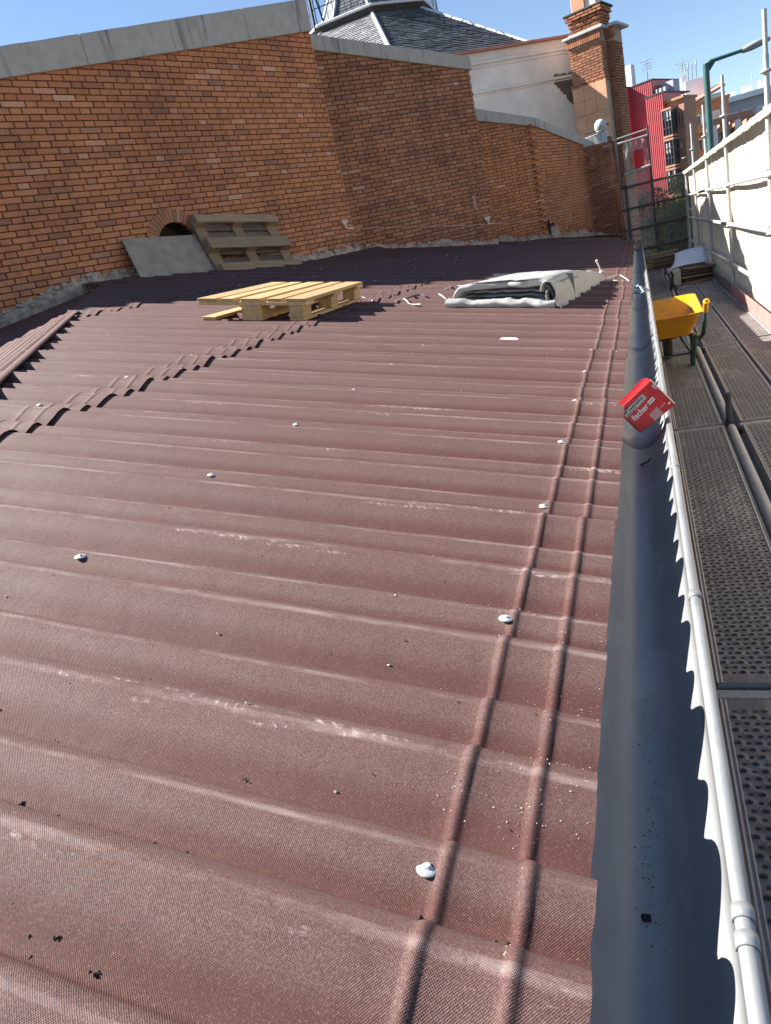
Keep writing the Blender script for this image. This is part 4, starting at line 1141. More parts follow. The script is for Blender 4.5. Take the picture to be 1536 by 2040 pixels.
# planks: perforated steel
PW, PL = .320, 2.965
def plank_mesh(full=True):
    mb = MB(); e = .022
    nx, ny = 10, 98
    cw, cl = (PW - 2 * e) / nx, (PL - .09) / ny
    z = 0
    if full:
        for j in range(ny):
            for i in range(nx):
                x0 = -PW / 2 + e + i * cw; y0 = .045 + j * cl
                cx_, cy_ = x0 + cw / 2 + (.25 * cw if j % 2 else -.25 * cw) * .5, y0 + cl / 2
                big = ((i + j) % 2 == 0); r_ = .0104 if big else .0076; hz = .0016 if big else -.001
                sq = [(x0, y0), (x0 + cw / 2, y0), (x0 + cw, y0), (x0 + cw, y0 + cl / 2), (x0 + cw, y0 + cl), (x0 + cw / 2, y0 + cl), (x0, y0 + cl), (x0, y0 + cl / 2)]
                ci = [(cx_ + r_ * math.cos(a), cy_ + r_ * .92 * math.sin(a)) for a in [math.radians(225 + 45 * k) for k in range(8)]]
                vs = [(a, b, 0) for a, b in sq] + [(a, b, hz) for a, b in ci] + [(a, b, hz - .006) for a, b in ci]
                mb.add(vs, [(k, (k + 1) % 8, 8 + (k + 1) % 8, 8 + k) for k in range(8)] + [(8 + k, 8 + (k + 1) % 8, 16 + (k + 1) % 8, 16 + k) for k in range(8)])
    else:
        mb.add([(-PW / 2 + e, .045, 0), (PW / 2 - e, .045, 0), (PW / 2 - e, PL - .045, 0), (-PW / 2 + e, PL - .045, 0)], [(0, 1, 2, 3)])
    for (a, b) in ((0, .045), (PL - .045, PL)):
        mb.add([(-PW / 2 + e, a, 0), (PW / 2 - e, a, 0), (PW / 2 - e, b, 0), (-PW / 2 + e, b, 0)], [(0, 1, 2, 3)])
    return mb
def plank_frame():
    mb = MB(); e = .022
    for s_ in (-1, 1):
        pr = [(s_ * (PW / 2 - e), 0), (s_ * (PW / 2 - e * .8), .0045), (s_ * (PW / 2 - e * .45), .001), (s_ * (PW / 2 - .004), .004), (s_ * PW / 2, -.002), (s_ * PW / 2, -.06), (s_ * (PW / 2 - .02), -.065)]
        mb.grid([[(x, y, z) for x, z in pr] for y in (0, PL)], smooth=False)
    for y in (0, PL): mb.box((0, y + (.004 if y == 0 else -.004), -.032), (PW - .01, .008, .06))
    return mb
pm = plank_mesh().mesh('deck_plate'); pm.materials.append(M['plank']); pf = plank_frame().mesh('side_frame'); pf.materials.append(M['plank_frame'])
names = ['inner plank beside the gutter', 'middle plank', 'outer plank against the sheeting']
ordn = ['nearest', 'second', 'third', 'fourth', 'fifth', 'sixth', 'seventh']
for i in range(len(JY) - 1):
    for k, x in enumerate((.262, .69, 1.03)):
        root = empty('scaffold_plank', (x + .004 * rs.random(), JY[i] + .045, ZP + .006 * rs.random() - .003), label='%s steel mesh %s, counted from the camera' % (ordn[i], names[k]), cat='scaffold plank', group='steel planks of the walkway')
        root.rotation_euler = (0, 0, .003 * (rs.random() - .5))
        obj('deck_plate', pm, None, root); obj('side_frame', pf, None, root)

# toe boards and sheeting on the outer side
for i in range(len(SY) - 1):
    y0, y1 = SY[i] + .004, SY[i + 1] - .004
    q = MB(); q.cbox((XS - .028, (y0 + y1) / 2, ZP + .085), (.022, y1 - y0, .17), .003)
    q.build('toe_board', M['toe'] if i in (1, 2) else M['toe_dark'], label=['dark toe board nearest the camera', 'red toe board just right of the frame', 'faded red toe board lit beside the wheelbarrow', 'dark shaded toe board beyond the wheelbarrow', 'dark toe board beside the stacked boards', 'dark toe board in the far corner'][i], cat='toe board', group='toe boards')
    mb = MB(); nyy, nzz = 40, 26; rows = []
    for a in range(nzz + 1):
        t = a / nzz; z = ZP + .04 + (ZO + .60 - ZP - .04) * t; row = []
        for b in range(nyy + 1):
            u = b / nyy; y = SY[i] + (SY[i + 1] - SY[i]) * u
            bow = .05 * math.sin(math.pi * u) * math.sin(math.pi * t) + .022 * nz(y * 4.5, z * .5, i) * (1 - .4 * t) + .010 * nz(y * 14, z * .9, i)
            fold = .016 * math.sin(y * 19 + 2 * nz(y, z)) * (1 - t) * (.5 + nz(y * .8, 4))
            row.append((XS + .07 + bow + fold, y, z + .02 * nz(y * 2, 1.7, i) * (t > .98)))
        rows.append(row)
    # rolled over the top rail
    last = rows[-1]
    for (dx, dz) in ((-.02, .025), (-.055, .038), (-.095, .02), (-.105, -.012), (-.085, -.045)):
        rows.append([(p[0] * 0 + XS + .045 + dx + .012 * nz(p[1] * 5, dz * 30), p[1], ZO + .57 + dz + .014 * nz(p[1] * 6, dx * 20)) for p in last])
    mb.grid(rows); mb.build('sheeting', M['sheet'], label=['sheeting panel beside the camera', 'cream sheeting panel just right of the frame', 'wide cream sheeting panel at the right edge, with folds', 'bright cream sheeting panel beyond the second standard', 'cream sheeting panel with slanted shadow, third from right edge', 'narrow far sheeting panel next to the dark net'][i], cat='sheeting', group='cream sheeting panels')

# end of the walkway: frame with net
EY = 21.05
endf = empty('scaffold_end', (0, EY, 0), label='end frame of the scaffold with crossing tubes behind the wheelbarrow', cat='scaffold')
xm, xl = .44, -.21
for (x, top, low) in ((xm, 1.88, -1.6), (xl, .62, -1.2), (XS - .02, .6, -1.6)):
    q = MB(); q.tube([(x, 0, ZO + low), (x, 0, ZO + top)], .03, 10)
    for z in (-1.05, -.50, .04, .59): collar(q, x, 0, ZO + z)
    q.build('standard', M['dark_steel'] if x < 1 else M['galv_dirty'], endf)
for z in (.56, .02, -.51, -1.05):
    q = MB(); q.tube([(xl - .15, -.03, ZO + z), (XS, -.03, ZO + z)], .03, 10); q.build('rail', M['dark_steel'], endf)
q = MB(); q.tube([(xl - .1, 0, ZO + 1.64), (xm, 0, ZO + 1.66)], .026, 8); q.build('top_rail', M['galv'], endf)
q = MB(); q.tube([(xl - .1, 0, ZO + 1.76), (xm, 0, ZO + 1.80)], .014, 8); q.build('top_rail', M['galv'], endf)
q = MB(); q.tube([(xl, 0, ZO + .88), (xm, 0, ZO + .95)], .035, 8); q.build('top_rail', M['galv_dirty'], endf)
def net(x0, x1, z0, z1, name, mat, label, hole=None, yo=.06):
    mb = MB(); nx_, nz_ = 22, 22; rows = []
    for a in range(nz_ + 1):
        rows.append([(x0 + (x1 - x0) * b / nx_, EY + yo + .03 * nz(b * .35, a * .2, x0) + .02 * nz(b * .9, a * .3), z0 + (z1 - z0) * a / nz_ + (.03 * nz(b * .5, 9) if a in (0, nz_) else 0)) for b in range(nx_ + 1)])
    vs = [p for r_ in rows for p in r_]; fs = []
    for a in range(nz_):
        for b in range(nx_):
            if hole and hole((b + .5) / nx_, (a + .5) / nz_): continue
            k = a * (nx_ + 1) + b; fs.append((k, k + 1, k + nx_ + 2, k + nx_ + 1))
    mb.add(vs, fs, True); mb.build(name, mat, label=label, cat='net')
net(xm, XS + .05, ZP, ZO + .56, 'debris_net', M['net'], 'dark debris net in front of the tree, right half of the scaffold end')
net(xl - .1, xm, ZP + .2, ZO + .56, 'debris_net', M['net_pale'], 'pale debris net, lower left half of the scaffold end')
net(xl + .02, xm - .03, ZO + .58, ZO + 1.62, 'debris_net', M['net_pale'], 'torn pale net with a large hole at the top of the scaffold end', hole=lambda u, v: .22 < u < .80 and .32 < v < .78)

# ================================================================== wheelbarrow
wbx, wby = .17, 7.30
wb = empty('wheelbarrow', (wbx, wby, ZP), label='yellow wheelbarrow with dark green frame standing on the walkway', cat='wheelbarrow')
def ring(x, y0, y1, z0, z1, r=.05, n=5):
    """rounded rectangle in plan; the rim rises from y0 to y1"""
    pts = []
    for (sx, cy, a0) in ((1, y1, 0), (-1, y1, 90), (-1, y0, 180), (1, y0, 270)):
        cxx = sx * (x - r); cyy = cy - r if cy == y1 else cy + r
        for k in range(n + 1):
            a = math.radians(a0 + 90 * k / n); px_, py_ = cxx + r * math.cos(a), cyy + r * math.sin(a)
            pts.append((px_, py_, z0 + (z1 - z0) * (py_ - y0) / (y1 - y0)))
    return pts
R_rim_o = ring(.285, -.40, .56, .535, .595, .06); R_bot_o = ring(.19, -.17, .28, .32, .30, .06)
R_rim_i = ring(.280, -.395, .555, .535, .595, .058); R_bot_i = ring(.186, -.166, .276, .323, .303, .058)
q = MB(); q.grid([R_bot_o, R_rim_o, ring(.298, -.413, .573, .538, .598, .065), ring(.298, -.413, .573, .545, .605, .065), R_rim_i, R_bot_i], closed=True)
q.add(R_bot_i, [tuple(range(len(R_bot_i)))]); q.add(R_bot_o, [tuple(range(len(R_bot_o)))[::-1]])
tray = q.build('tray', M['yellow'], wb)
q = MB()
for p in ((.1, .49), (-.1, .49)): q.lathe([(.001, .006), (.008, .005), (.012, 0)], 10, T(p[0], p[1], .51) @ Matrix.Rotation(.9, 4, 'X'))
q.build('bolt', M['screw'], tray)
for s_ in (-1, 1):
    q = MB(); q.tube([(s_ * .045, .52, .20), (s_ * .14, .30, .27), (s_ * .23, -.05, .29), (s_ * .265, -.30, .30), (s_ * .285, -.43, .36), (s_ * .30, -.50, .50), (s_ * .305, -.55, .585)], .0185, 10); q.build('handle', M['green'], wb)
    q = MB(); q.tube([(s_ * .304, -.535, .565), (s_ * .308, -.60, .63), (s_ * .310, -.64, .655)], [.023, .024, .027], 12); q.lathe([(.012, .004), (.026, .003), (.028, -.004)], 12, T(s_ * .310, -.642, .657) @ Matrix.Rotation(math.radians(55), 4, 'X')); q.build('grip', M['yellow'], wb)
    q = MB()
    lg = [(s_ * .225, -.02, .30), (s_ * .20, .0, .10), (s_ * .195, .01, .012), (s_ * .20, -.05, .012), (s_ * .23, -.12, .30)]
    for a, b in zip(lg[:-1], lg[1:]): q.tube([a, b], .020, 8)
    q.add([(s_ * .19, -.02, .30), (s_ * .185, .015, .01), (s_ * .215, -.06, .01), (s_ * .25, -.12, .30)], [(0, 1, 2, 3)])
    q.tube([(s_ * .20, -.02, .10), (s_ * .10, .28, .28)], .013, 8)
    q.build('leg', M['green'], wb)
q = MB(); q.tube([(-.2, -.02, .12), (.2, -.02, .12)], .011, 8); q.tube([(-.045, .52, .20), (.045, .52, .20)], .012, 8); q.build('crossbar', M['green'], wb)
q = MB(); mw = T(0, .52, .19) @ Matrix.Rotation(math.pi / 2, 4, 'Y')
q.lathe([(.105, -.036), (.15, -.044), (.178, -.034), (.188, 0), (.178, .034), (.15, .044), (.105, .036)], 28, mw); wh = q.build('tyre', M['rubber'], wb)
q = MB(); q.lathe([(.0, -.03), (.03, -.034), (.09, -.02), (.112, -.036), (.112, .036), (.09, .02), (.03, .034), (0, .03)], 20, mw); q.build('rim', M['yellow'], wh)

# ================================================================== carton in the gutter
depths = (2.68, 2.72, 2.74, 2.69)
cor = []
for (px, py), dd in zip(((1241.6, 827), (1276.8, 862.4), (1345.3, 806), (1296, 758.7)), depths):
    r = ray(px, py); cor.append(V3(CAM + r / np.linalg.norm(r) * dd))
BL, BRc, TR, TL = cor
ux = ((TL - BL) + (TR - BRc)).normalized(); lx = ((TL - BL).length + (TR - BRc).length) / 2
vy = ((BRc - BL) + (TR - TL)); vy = (vy - ux * vy.dot(ux)).normalized(); ly = ((BRc - BL).length + (TR - TL).length) / 2
nzv = ux.cross(-vy).normalized()
if nzv.dot(V3(CAM) - BL) < 0: nzv = -nzv
cen = (BL + BRc + TR + TL) / 4
bm_ = Matrix.Identity(4)
for i in range(3): bm_[i][0] = ux[i]; bm_[i][1] = -vy[i]; bm_[i][2] = nzv[i]; bm_[i][3] = cen[i]
carton = empty('carton', label='open red screw carton with white lettering jammed in the gutter', cat='carton'); carton.matrix_world = bm_
hx, hy, dp = lx / 2, ly / 2, .055
def panel(name, vs, mat, thick=.0012, par=carton):
    q = MB(); q.add(vs, [tuple(range(len(vs)))]); o = q.build(name, mat, par); md = o.modifiers.new('thick', 'SOLIDIFY'); md.thickness = thick; md.offset = -1; return o
binv = bm_.inverted(); fq = [binv @ c_ for c_ in (BL, BRc, TR, TL)]; fBL, fBR, fTR, fTL = [Vector((c_.x, c_.y, 0)) for c_ in fq]
panel('front', [fBR, fTR, fTL, fBL], M['box_red'])
bk = Vector((0, 0, -dp))
panel('back', [fBL + bk, fTL + bk, fTR + bk, fBR + bk], M['box_red'])
panel('side', [fBL, fBL + bk, fBR + bk, fBR], M['box_red'])
panel('side', [fBR, fBR + bk, fTR + bk, fTR], M['box_red'])
panel('side', [fTR, fTR + bk, fTL + bk, fTL], M['box_edge'])
# lid flap bent up along the upper long edge
fl = [fBL, fTL] + [Vector((x, hy + y_, z_)) for x, y_, z_ in ((hx + .003, .012, -.006), (hx - .002, .024, -.012), (hx - .014, .032, -.016), (-hx + .012, .032, -.016), (-hx - .002, .028, -.014), (-hx - .010, .014, -.007))]
panel('flap', fl, M['box_red'])
panel('dust_flap', [fTR + Vector((.001, 0, -.003)), fTR + Vector((.005, .002, -.012)), fTL + Vector((.006, -.001, -.012)), fTL + Vector((.001, 0, -.003))], M['box_edge'])
# printed face: label strip, name, small print, tape
def patch(name, x0, x1, y0, y1, mat, z=.0006, par=carton):
    q = MB(); q.add([(x0, y0, z), (x1, y0, z), (x1, y1, z), (x0, y1, z)], [(0, 1, 2, 3)]); return q.build(name, mat, par)
def text(s_, x, y, size, mat, name, par=carton, off=.0, rot=0.0, z=.0010, width=None):
    c = bpy.data.curves.new(name, 'FONT'); c.body = s_; c.size = size; c.offset = off; c.extrude = .0001; c.align_x = 'LEFT'
    tmp = bpy.data.objects.new('tmp', c); COL.objects.link(tmp)
    dg = bpy.context.evaluated_depsgraph_get(); dg.update()
    me = bpy.data.meshes.new_from_object(tmp.evaluated_get(dg)); me.name = name; me.materials.clear(); me.materials.append(mat)
    bpy.data.objects.remove(tmp)
    wd = 1.0 if width is None else width / max(1e-4, max(v.co.x for v in me.vertices) - min(v.co.x for v in me.vertices))
    return obj(name, me, None, par, T(x, y, z) @ Matrix.Rotation(rot, 4, 'Z') @ Matrix.Diagonal((wd, 1, 1, 1)))
def marks(name, x0, x1, y0, y1, n, mat, par, seed, z):
    """print too small to read in the photograph: uneven upright strokes"""
    r_ = random.Random(seed); q_ = MB(); w_ = (x1 - x0) / n
    for i in range(n):
        a_ = x0 + w_ * i; b_ = a_ + w_ * r_.uniform(.45, .85); t_ = y0 + (y1 - y0) * r_.uniform(.65, 1)
        q_.add([(a_, y0, z), (b_, y0, z), (b_, t_, z), (a_, t_, z)], [(0, 1, 2, 3)])
    return q_.build(name, mat, par, kind='stuff')
LX, LY = lx, ly
fx = lambda f: -hx + f * LX
fy = lambda f: hy - f * LY
lab = patch('label', fx(.02), fx(.66), fy(.235), fy(.03), M['label'], .0006)
patch('label_block', fx(.03), fx(.13), fy(.10), fy(.05), M['print_black'], .0009, lab)
marks('label_print', fx(.19), fx(.62), fy(.145), fy(.06), 11, M['print_black'], lab, 1, .0010)
marks('label_print', fx(.05), fx(.36), fy(.215), fy(.175), 14, M['print_black'], lab, 2, .0010)
text('fischer', fx(.09), fy(.50), .034, M['print_white'], 'lettering', carton, .0006, 0, .0010, width=.47 * LX)
bd = patch('badge', fx(.59), fx(.77), fy(.47), fy(.34), M['print_white'], .0008)
marks('badge_print', fx(.605), fx(.755), fy(.43), fy(.375), 9, M['print_black'], bd, 3, .0011)
text('fischer', fx(.93), fy(.06), .013, M['print_white'], 'side_lettering', carton, .0004, -math.pi / 2, .0010, width=.2 * LY)
marks('small_print', fx(.72), fx(.87), fy(.80), fy(.775), 10, M['print_white'], carton, 4, .0010)
marks('small_print', fx(.90), fx(.965), fy(.92), fy(.85), 2, M['print_white'], carton, 5, .0010)
patch('tape', fx(.42), fx(.68), fy(.99), fy(.68), M['tape'], .0007)

# ================================================================== pallets
def pallet(name, label, fresh=True, seed=1, missing=True):
    """origin under the centre; local x = long boards (1.2), local y = 0.8, deck up"""
    root = empty(name, label=label, cat='pallet'); r = random.Random(seed)
    m1 = M['wood_new'] if fresh else M['wood_old']; m2 = M['wood_new'] if fresh else M['wood_mid']
    j = lambda k=.004: (r.random() - .5) * k
    for i, y in enumerate((-.3275, -.175, 0, .175, .3275)):
        wdt = (.145, .10, .145, .10, .145)[i]
        q = MB(); q.cbox((j(), y + j(), .133), (1.2 + j(.008), wdt, .022), .002); q.build('deck_board', m1, root)
    for x in (-.528, 0, .528):
        q = MB(); q.cbox((x, 0, .111), (.145, .80, .022), .002); q.build('stringer_board', m2, root)
    for x in (-.528, 0, .528):
        for y in (-.3275, 0, .3275):
            if missing and x < -.1 and y > .1: continue
            q = MB(); q.cbox((x + j(), y + j(), .061), (.145 if abs(x) > .1 else .145, .10 if abs(y) > .1 else .145, .078), .003); q.build('block', m2, root)
    for i, y in enumerate((-.3275, 0, .3275)):
        q = MB(); q.cbox((j(), y + j(), .011), (1.2, .10 if i != 1 else .145, .022), .002); q.build('bottom_board', m2, root)
    return root
# fresh pallet on the roof: long boards run away from the camera
pal = pallet('pallet', 'fresh yellow pine pallet lying flat on the brown roof', True, 3)
nr, fr_ = onroof(612, 640, .03), onroof(708, 604, .03)
dx_ = (fr_ - nr).normalized(); up = Vector((math.sin(TH), 0, math.cos(TH))); dx_ = (dx_ - up * dx_.dot(up)).normalized(); dy_ = up.cross(dx_)
PSC = 1.06; cpos = nr + dx_ * .60 * PSC + dy_ * .40 * PSC
mt = Matrix.Identity(4)
for i in range(3): mt[i][0] = dx_[i]; mt[i][1] = dy_[i]; mt[i][2] = up[i]; mt[i][3] = cpos[i]
pal.matrix_world = mt @ Matrix.Scale(PSC, 4)
# old pallet leaning on the wall, underside towards us
old = pallet('pallet', 'old grey weathered pallet leaning against the orange brick wall', False, 8, False)
tl = onwall(388, 425, W1P, W1A, .12); tr_ = onwall(550, 426, W1P, W1A, .12); bl = onwall(443, 545, W1P, W1A, .60)
ex_ = (tr_ - tl).normalized(); dn = (bl - tl); ey = (dn - ex_ * dn.dot(ex_)).normalized(); ez = ex_.cross(ey)      # ez points into the wall or out
nout = Vector((math.cos(math.radians(W1A)), -math.sin(math.radians(W1A)), 0))
if ez.dot(nout) > 0: ez = -ez; 
ey2 = ez.cross(ex_)
cpos = tl + ex_ * (tr_ - tl).length / 2 + dn.normalized() * dn.length * .5
mt = Matrix.Identity(4)
for i in range(3): mt[i][0] = ex_[i]; mt[i][1] = ey2[i]; mt[i][2] = ez[i]; mt[i][3] = cpos[i]
osc = (tr_ - tl).length / 1.2; old.matrix_world = mt @ T(0, 0, -.02) @ Matrix.Scale(osc, 4)
# grey board leaning over the arch
c4 = [onwall(242, 476, W1P, W1A, .05), onwall(398, 467, W1P, W1A, .05), onwall(437, 549, W1P, W1A, .44), onwall(290, 571, W1P, W1A, .44)]
q = MB(); nb = (c4[1] - c4[0]).cross(c4[3] - c4[0]).normalized() * .018
if nb.dot(nout) < 0: nb = -nb
o0 = c4[3].copy()
q.add([p - o0 for p in c4] + [p - nb - o0 for p in c4], [(0, 1, 2, 3), (7, 6, 5, 4), (0, 4, 5, 1), (1, 5, 6, 2), (2, 6, 7, 3), (3, 7, 4, 0)])
bo = q.build('board', M['board'], label='flat grey board leaning below the arch, left of the old pallet', cat='board'); bo.location = o0

# ================================================================== folded grey tarpaulin
tp = empty('tarpaulin', onroof(905, 618), label='folded pale grey tarpaulin bundle lying on the roof near the gutter', cat='tarpaulin')
A0 = onroof(903, 618); A1 = onroof(1113, 619); B1 = onroof(1207, 560); 
fwd = (B1 - A1); fwd.z = 0
def tpt(u, v, h):
    """u across the mouth 0..1, v towards the far tied end 0..1, h above roof"""
    a = A0.lerp(A1, u); e0 = A1 + (B1 - A1) * 1.0
    far = e0.lerp(e0 + (A0 - A1) * .42, 1 - u)
    p = a.lerp(far, v); p.z = roofz(p.x) + .016 + h; return p - tp.location
NU, NV = 72, 60
def hump(u): return max(0.0, 1 - abs(2 * u - 1) ** 2.6) ** .5
def ridge(x, y, z=0.0): return 1 - abs(nz(x, y, z)) * 2.2
def top_h(u, v):
    h = (.190 + .05 * u - .03 * v) * (.72 + .28 * hump(min(1, max(0, u))))
    h *= (1 - .60 * v ** 3.0) * (.86 + .14 * math.sin(math.pi * min(1, v * 1.1 + .18)))
    h += .010 * nz(u * 4, v * 5, 1) + .016 * max(0, ridge(u * 1.6 + v * 2, v * 1.2 - u, 2) - .55) + .006 * max(0, ridge(u * 5 - v * 3, v * 3, 4) - .6) + .002 * nz(u * 16, v * 12, 3)
    return max(.012, h)
mb = MB(); rows = []
for j in range(NV + 1):
    v = j / NV; row = []
    for i in range(NU + 1):
        u = -.02 + 1.04 * i / NU; uu = min(1, max(0, u))
        e = min(uu, 1 - uu); side = min(1, (e / .10)) if e < .10 else 1
        h = top_h(uu, v) * (math.sin(side * math.pi / 2) ** .6 if side < 1 else 1)
        vv = v - .04 * (1 - v) * nz(uu * 4, 8) + (.035 * math.sin(uu * math.pi) if j == 0 else 0)
        row.append(tpt(u, vv, h if i not in (0, NU) else 0))
    rows.append(row)
mb.grid(rows)
# rolled upper lip over the mouth
lip = [rows[0]]
for (dv, dh) in ((-.012, -.008), (-.018, -.026), (-.014, -.048), (.01, -.058), (.06, -.056)):
    lip.append([tpt(-.02 + 1.04 * i / NU, -.04 * nz(min(1, max(0, -.02 + 1.04 * i / NU)) * 4, 8) + .035 * math.sin(min(1, max(0, -.02 + 1.04 * i / NU)) * math.pi) + dv, max(.02, top_h(min(1, max(0, -.02 + 1.04 * i / NU)), 0) * (math.sin(min(1, min(max(0, -.02 + 1.04 * i / NU), 1 - min(1, -.02 + 1.04 * i / NU)) / .10) * math.pi / 2) ** .6 if 0 < i < NU else 0) + dh)) for i in range(NU + 1)])
mb.grid(lip[::-1])
mb.build('upper_fold', M['tarp'], tp)
# lower lip: flat roll along the ground with creases
mb = MB(); rows = []
for j in range(13):
    a = 2 * math.pi * j / 12; row = []
    for i in range(41):
        u = i / 40; hh = .036 + .012 * nz(u * 6, 3) + .010 * max(0, ridge(u * 7, 2) - .5); d_ = .075
        row.append(tpt(u, -.015 + (.012 * nz(u * 5, 6)) + .028 * math.cos(a), hh + hh * .95 * math.sin(a)))
    rows.append(row)
mb.grid(rows); mb.build('lower_fold', M['tarp'], tp)
# inner layers
for q_, (h0, h1, vv) in enumerate(((.055, .065, .02), (.085, .10, .03), (.112, .13, .05), (.135, .16, .08))):
    mb = MB(); rows = []
    for j in range(5):
        rows.append([tpt(.04 + .92 * i / 30, vv + .09 * j - .02 * nz(i * .3, q_), (h0 + (h1 - h0) * i / 30) + .014 * nz(i * .25, j * .4, q_) + .01 * math.sin(j)) for i in range(31)])
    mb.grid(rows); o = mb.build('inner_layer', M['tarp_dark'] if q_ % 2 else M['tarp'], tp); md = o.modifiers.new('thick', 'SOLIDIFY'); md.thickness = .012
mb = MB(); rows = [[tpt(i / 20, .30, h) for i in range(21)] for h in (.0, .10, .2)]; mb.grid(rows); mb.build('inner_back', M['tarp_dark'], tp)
# rolled corner on the right of the mouth
mb = MB(); rows = []; wd_ = (A1 - A0).length
for j in range(9):
    v_ = -.03 + .34 * j / 8; sc_ = 1 - .35 * j / 8; row = []
    for k in range(30):
        th = math.pi * .95 - k / 29 * math.pi * 2.3; rr_ = (.105 - .072 * k / 29) * sc_
        row.append(tpt(.955 - (.02 * j / 8) + rr_ * .62 * math.cos(th) / wd_, v_ + .010 * nz(k * .3, j * .5), .112 * sc_ + rr_ * 1.05 * math.sin(th) + .004 * nz(k * .5, j)))
    rows.append(row)
mb.grid(rows); o = mb.build('corner_roll', M['tarp'], tp); md = o.modifiers.new('thick', 'SOLIDIFY'); md.thickness = .005
# tied far end
k0 = tpt(1.0, 1.0, .08)
q = MB(); q.tube([k0 + Vector((-.03, 0, -.02)), k0 + Vector((-.05, .02, .06)), k0 + Vector((-.07, 0, .13))], [.009, .007, .013], 8); q.lathe([(.010, -.012), (.026, -.006), (.030, .006), (.012, .018)], 10, T(*(k0 + Vector((-.03, 0, 0))))); q.build('tie', M['rope'], tp)

# ================================================================== ropes, cords and small litter
def cord(name, pix, r, mat, label, lift=.02, surf='roof', cat='cord', pts3=None, group=None):
    pts = pts3 or [onroof(px, py, lift + .012 * (i % 2)) for i, (px, py) in enumerate(pix)]
    sm_ = []
    for i in range(len(pts) - 1):
        p0, p1, p2, p3 = pts[max(0, i - 1)], pts[i], pts[i + 1], pts[min(len(pts) - 1, i + 2)]
        for k in range(6):
            t = k / 6; sm_.append(.5 * ((2 * p1) + (p2 - p0) * t + (2 * p0 - 5 * p1 + 4 * p2 - p3) * t * t + (3 * p1 - p0 - 3 * p2 + p3) * t ** 3))
    sm_.append(pts[-1]); o0 = pts[0].copy()
    q = MB(); q.tube([p - o0 for p in sm_], r, 6); o = q.build(name, mat, label=label, cat=cat, group=group); o.location = o0; return o
cord('cord', [(886, 577), (900, 571), (912, 569), (922, 571)], .006, M['rope'], 'short pale cord end at the left of the tarpaulin')
cord('cord', [(788, 600), (806, 596), (818, 606), (838, 606)], .006, M['rope'], 'kinked pale cord between pallet and tarpaulin')
cord('cord', [(805, 597), (822, 590), (836, 587), (848, 590)], .007, M['dark_steel'], 'thin dark cord beside the kinked pale one')
cord('cord', [(875, 586), (882, 590), (889, 596)], .007, M['rope'], 'short straight white scrap of cord')
cord('cord', [(1208, 556), (1222, 550), (1235, 548), (1254, 560)], .006, M['rope'], 'loop of pale cord from the tied end of the tarpaulin', .06)
cord('cord', [(1206, 560), (1230, 559), (1255, 561)], .007, M['rope'], 'straight pale cord lying beneath the loop')
cord('cord', [(706, 597), (720, 592), (735, 597), (748, 600)], .006, M['rope'], 'pale cord at the far right corner of the pallet')
gz = lambda px, py, z: atZ(px, py, ZO - z)
cord('rope', None, .006, M['rope_blue'], 'tangle of pale blue rope hanging over the far gutter', cat='rope', pts3=[gz(1256, 566, .70), gz(1272, 578, .74), gz(1284, 574, .745), gz(1268, 570, .72), gz(1262, 580, .76), gz(1282, 583, .75), gz(1270, 566, .70)])
cord('rope', None, .006, M['rope'], 'straight pale rope across the gutter below the blue tangle', cat='rope', pts3=[gz(1257, 585, .80), gz(1270, 584, .77), gz(1285, 581, .745)])
q0 = MB()
cord('wire', None, .0035, M['wire'], 'bent rusty wire lying in the gutter', cat='wire', pts3=[gz(1232, 912, .80), gz(1250, 921, .835), gz(1272, 926, .838), gz(1288, 921, .815), gz(1296, 914, .79)])
def litter(name, px, py, z, dims, mat, label, cat, rz=.4, group=None):
    p = gz(px, py, z); q = MB(); q.cbox((0, 0, dims[2] / 2), dims, min(dims) * .3); o = q.build(name, mat, label=label, cat=cat, group=group); o.location = p; o.rotation_euler = (.1, .15, rz)
litter('bark_scrap', 1267, 951, .842, (.025, .012, .008), M['wire'], 'small brown scrap in the gutter, nearest of the scraps', 'scrap', -.5)
litter('metal_clip', 1262, 908, .842, (.03, .012, .008), M['dark_steel'], 'dark clip in the gutter left of its twin', 'clip', .3)
litter('metal_clip', 1274, 911, .842, (.028, .012, .008), M['dark_steel'], 'dark clip in the gutter, the right of the pair', 'clip', .1)
litter('metal_clip', 1268, 903, .842, (.02, .012, .008), M['dark_steel'], 'small dark clip just beyond the pair in the gutter', 'clip', -.3)
litter('leaf_scrap', 1270, 655, .842, (.05, .02, .006), M['debris'], 'dark leaf scrap in the gutter beside the wheelbarrow', 'scrap', .3)
litter('clay_lump', 1287, 1833, .835, (.011, .010, .007), M['debris'], 'black lump in the gutter at the bottom of the picture', 'lump', .2)
p = onroof(1014, 675, .02); q = MB(); q.add([(-.05, -.02, 0), (.04, -.025, 0), (.055, .0, .002), (.03, .03, .004), (-.045, .03, .002)], [(0, 1, 2, 3, 4)]); o = q.build('white_scrap', M['white_scrap'], label='flat white scrap lying on the sunlit roof', cat='scrap'); o.location = p; o.rotation_euler = (0, TH, 0); md = o.modifiers.new('t', 'SOLIDIFY'); md.thickness = .006

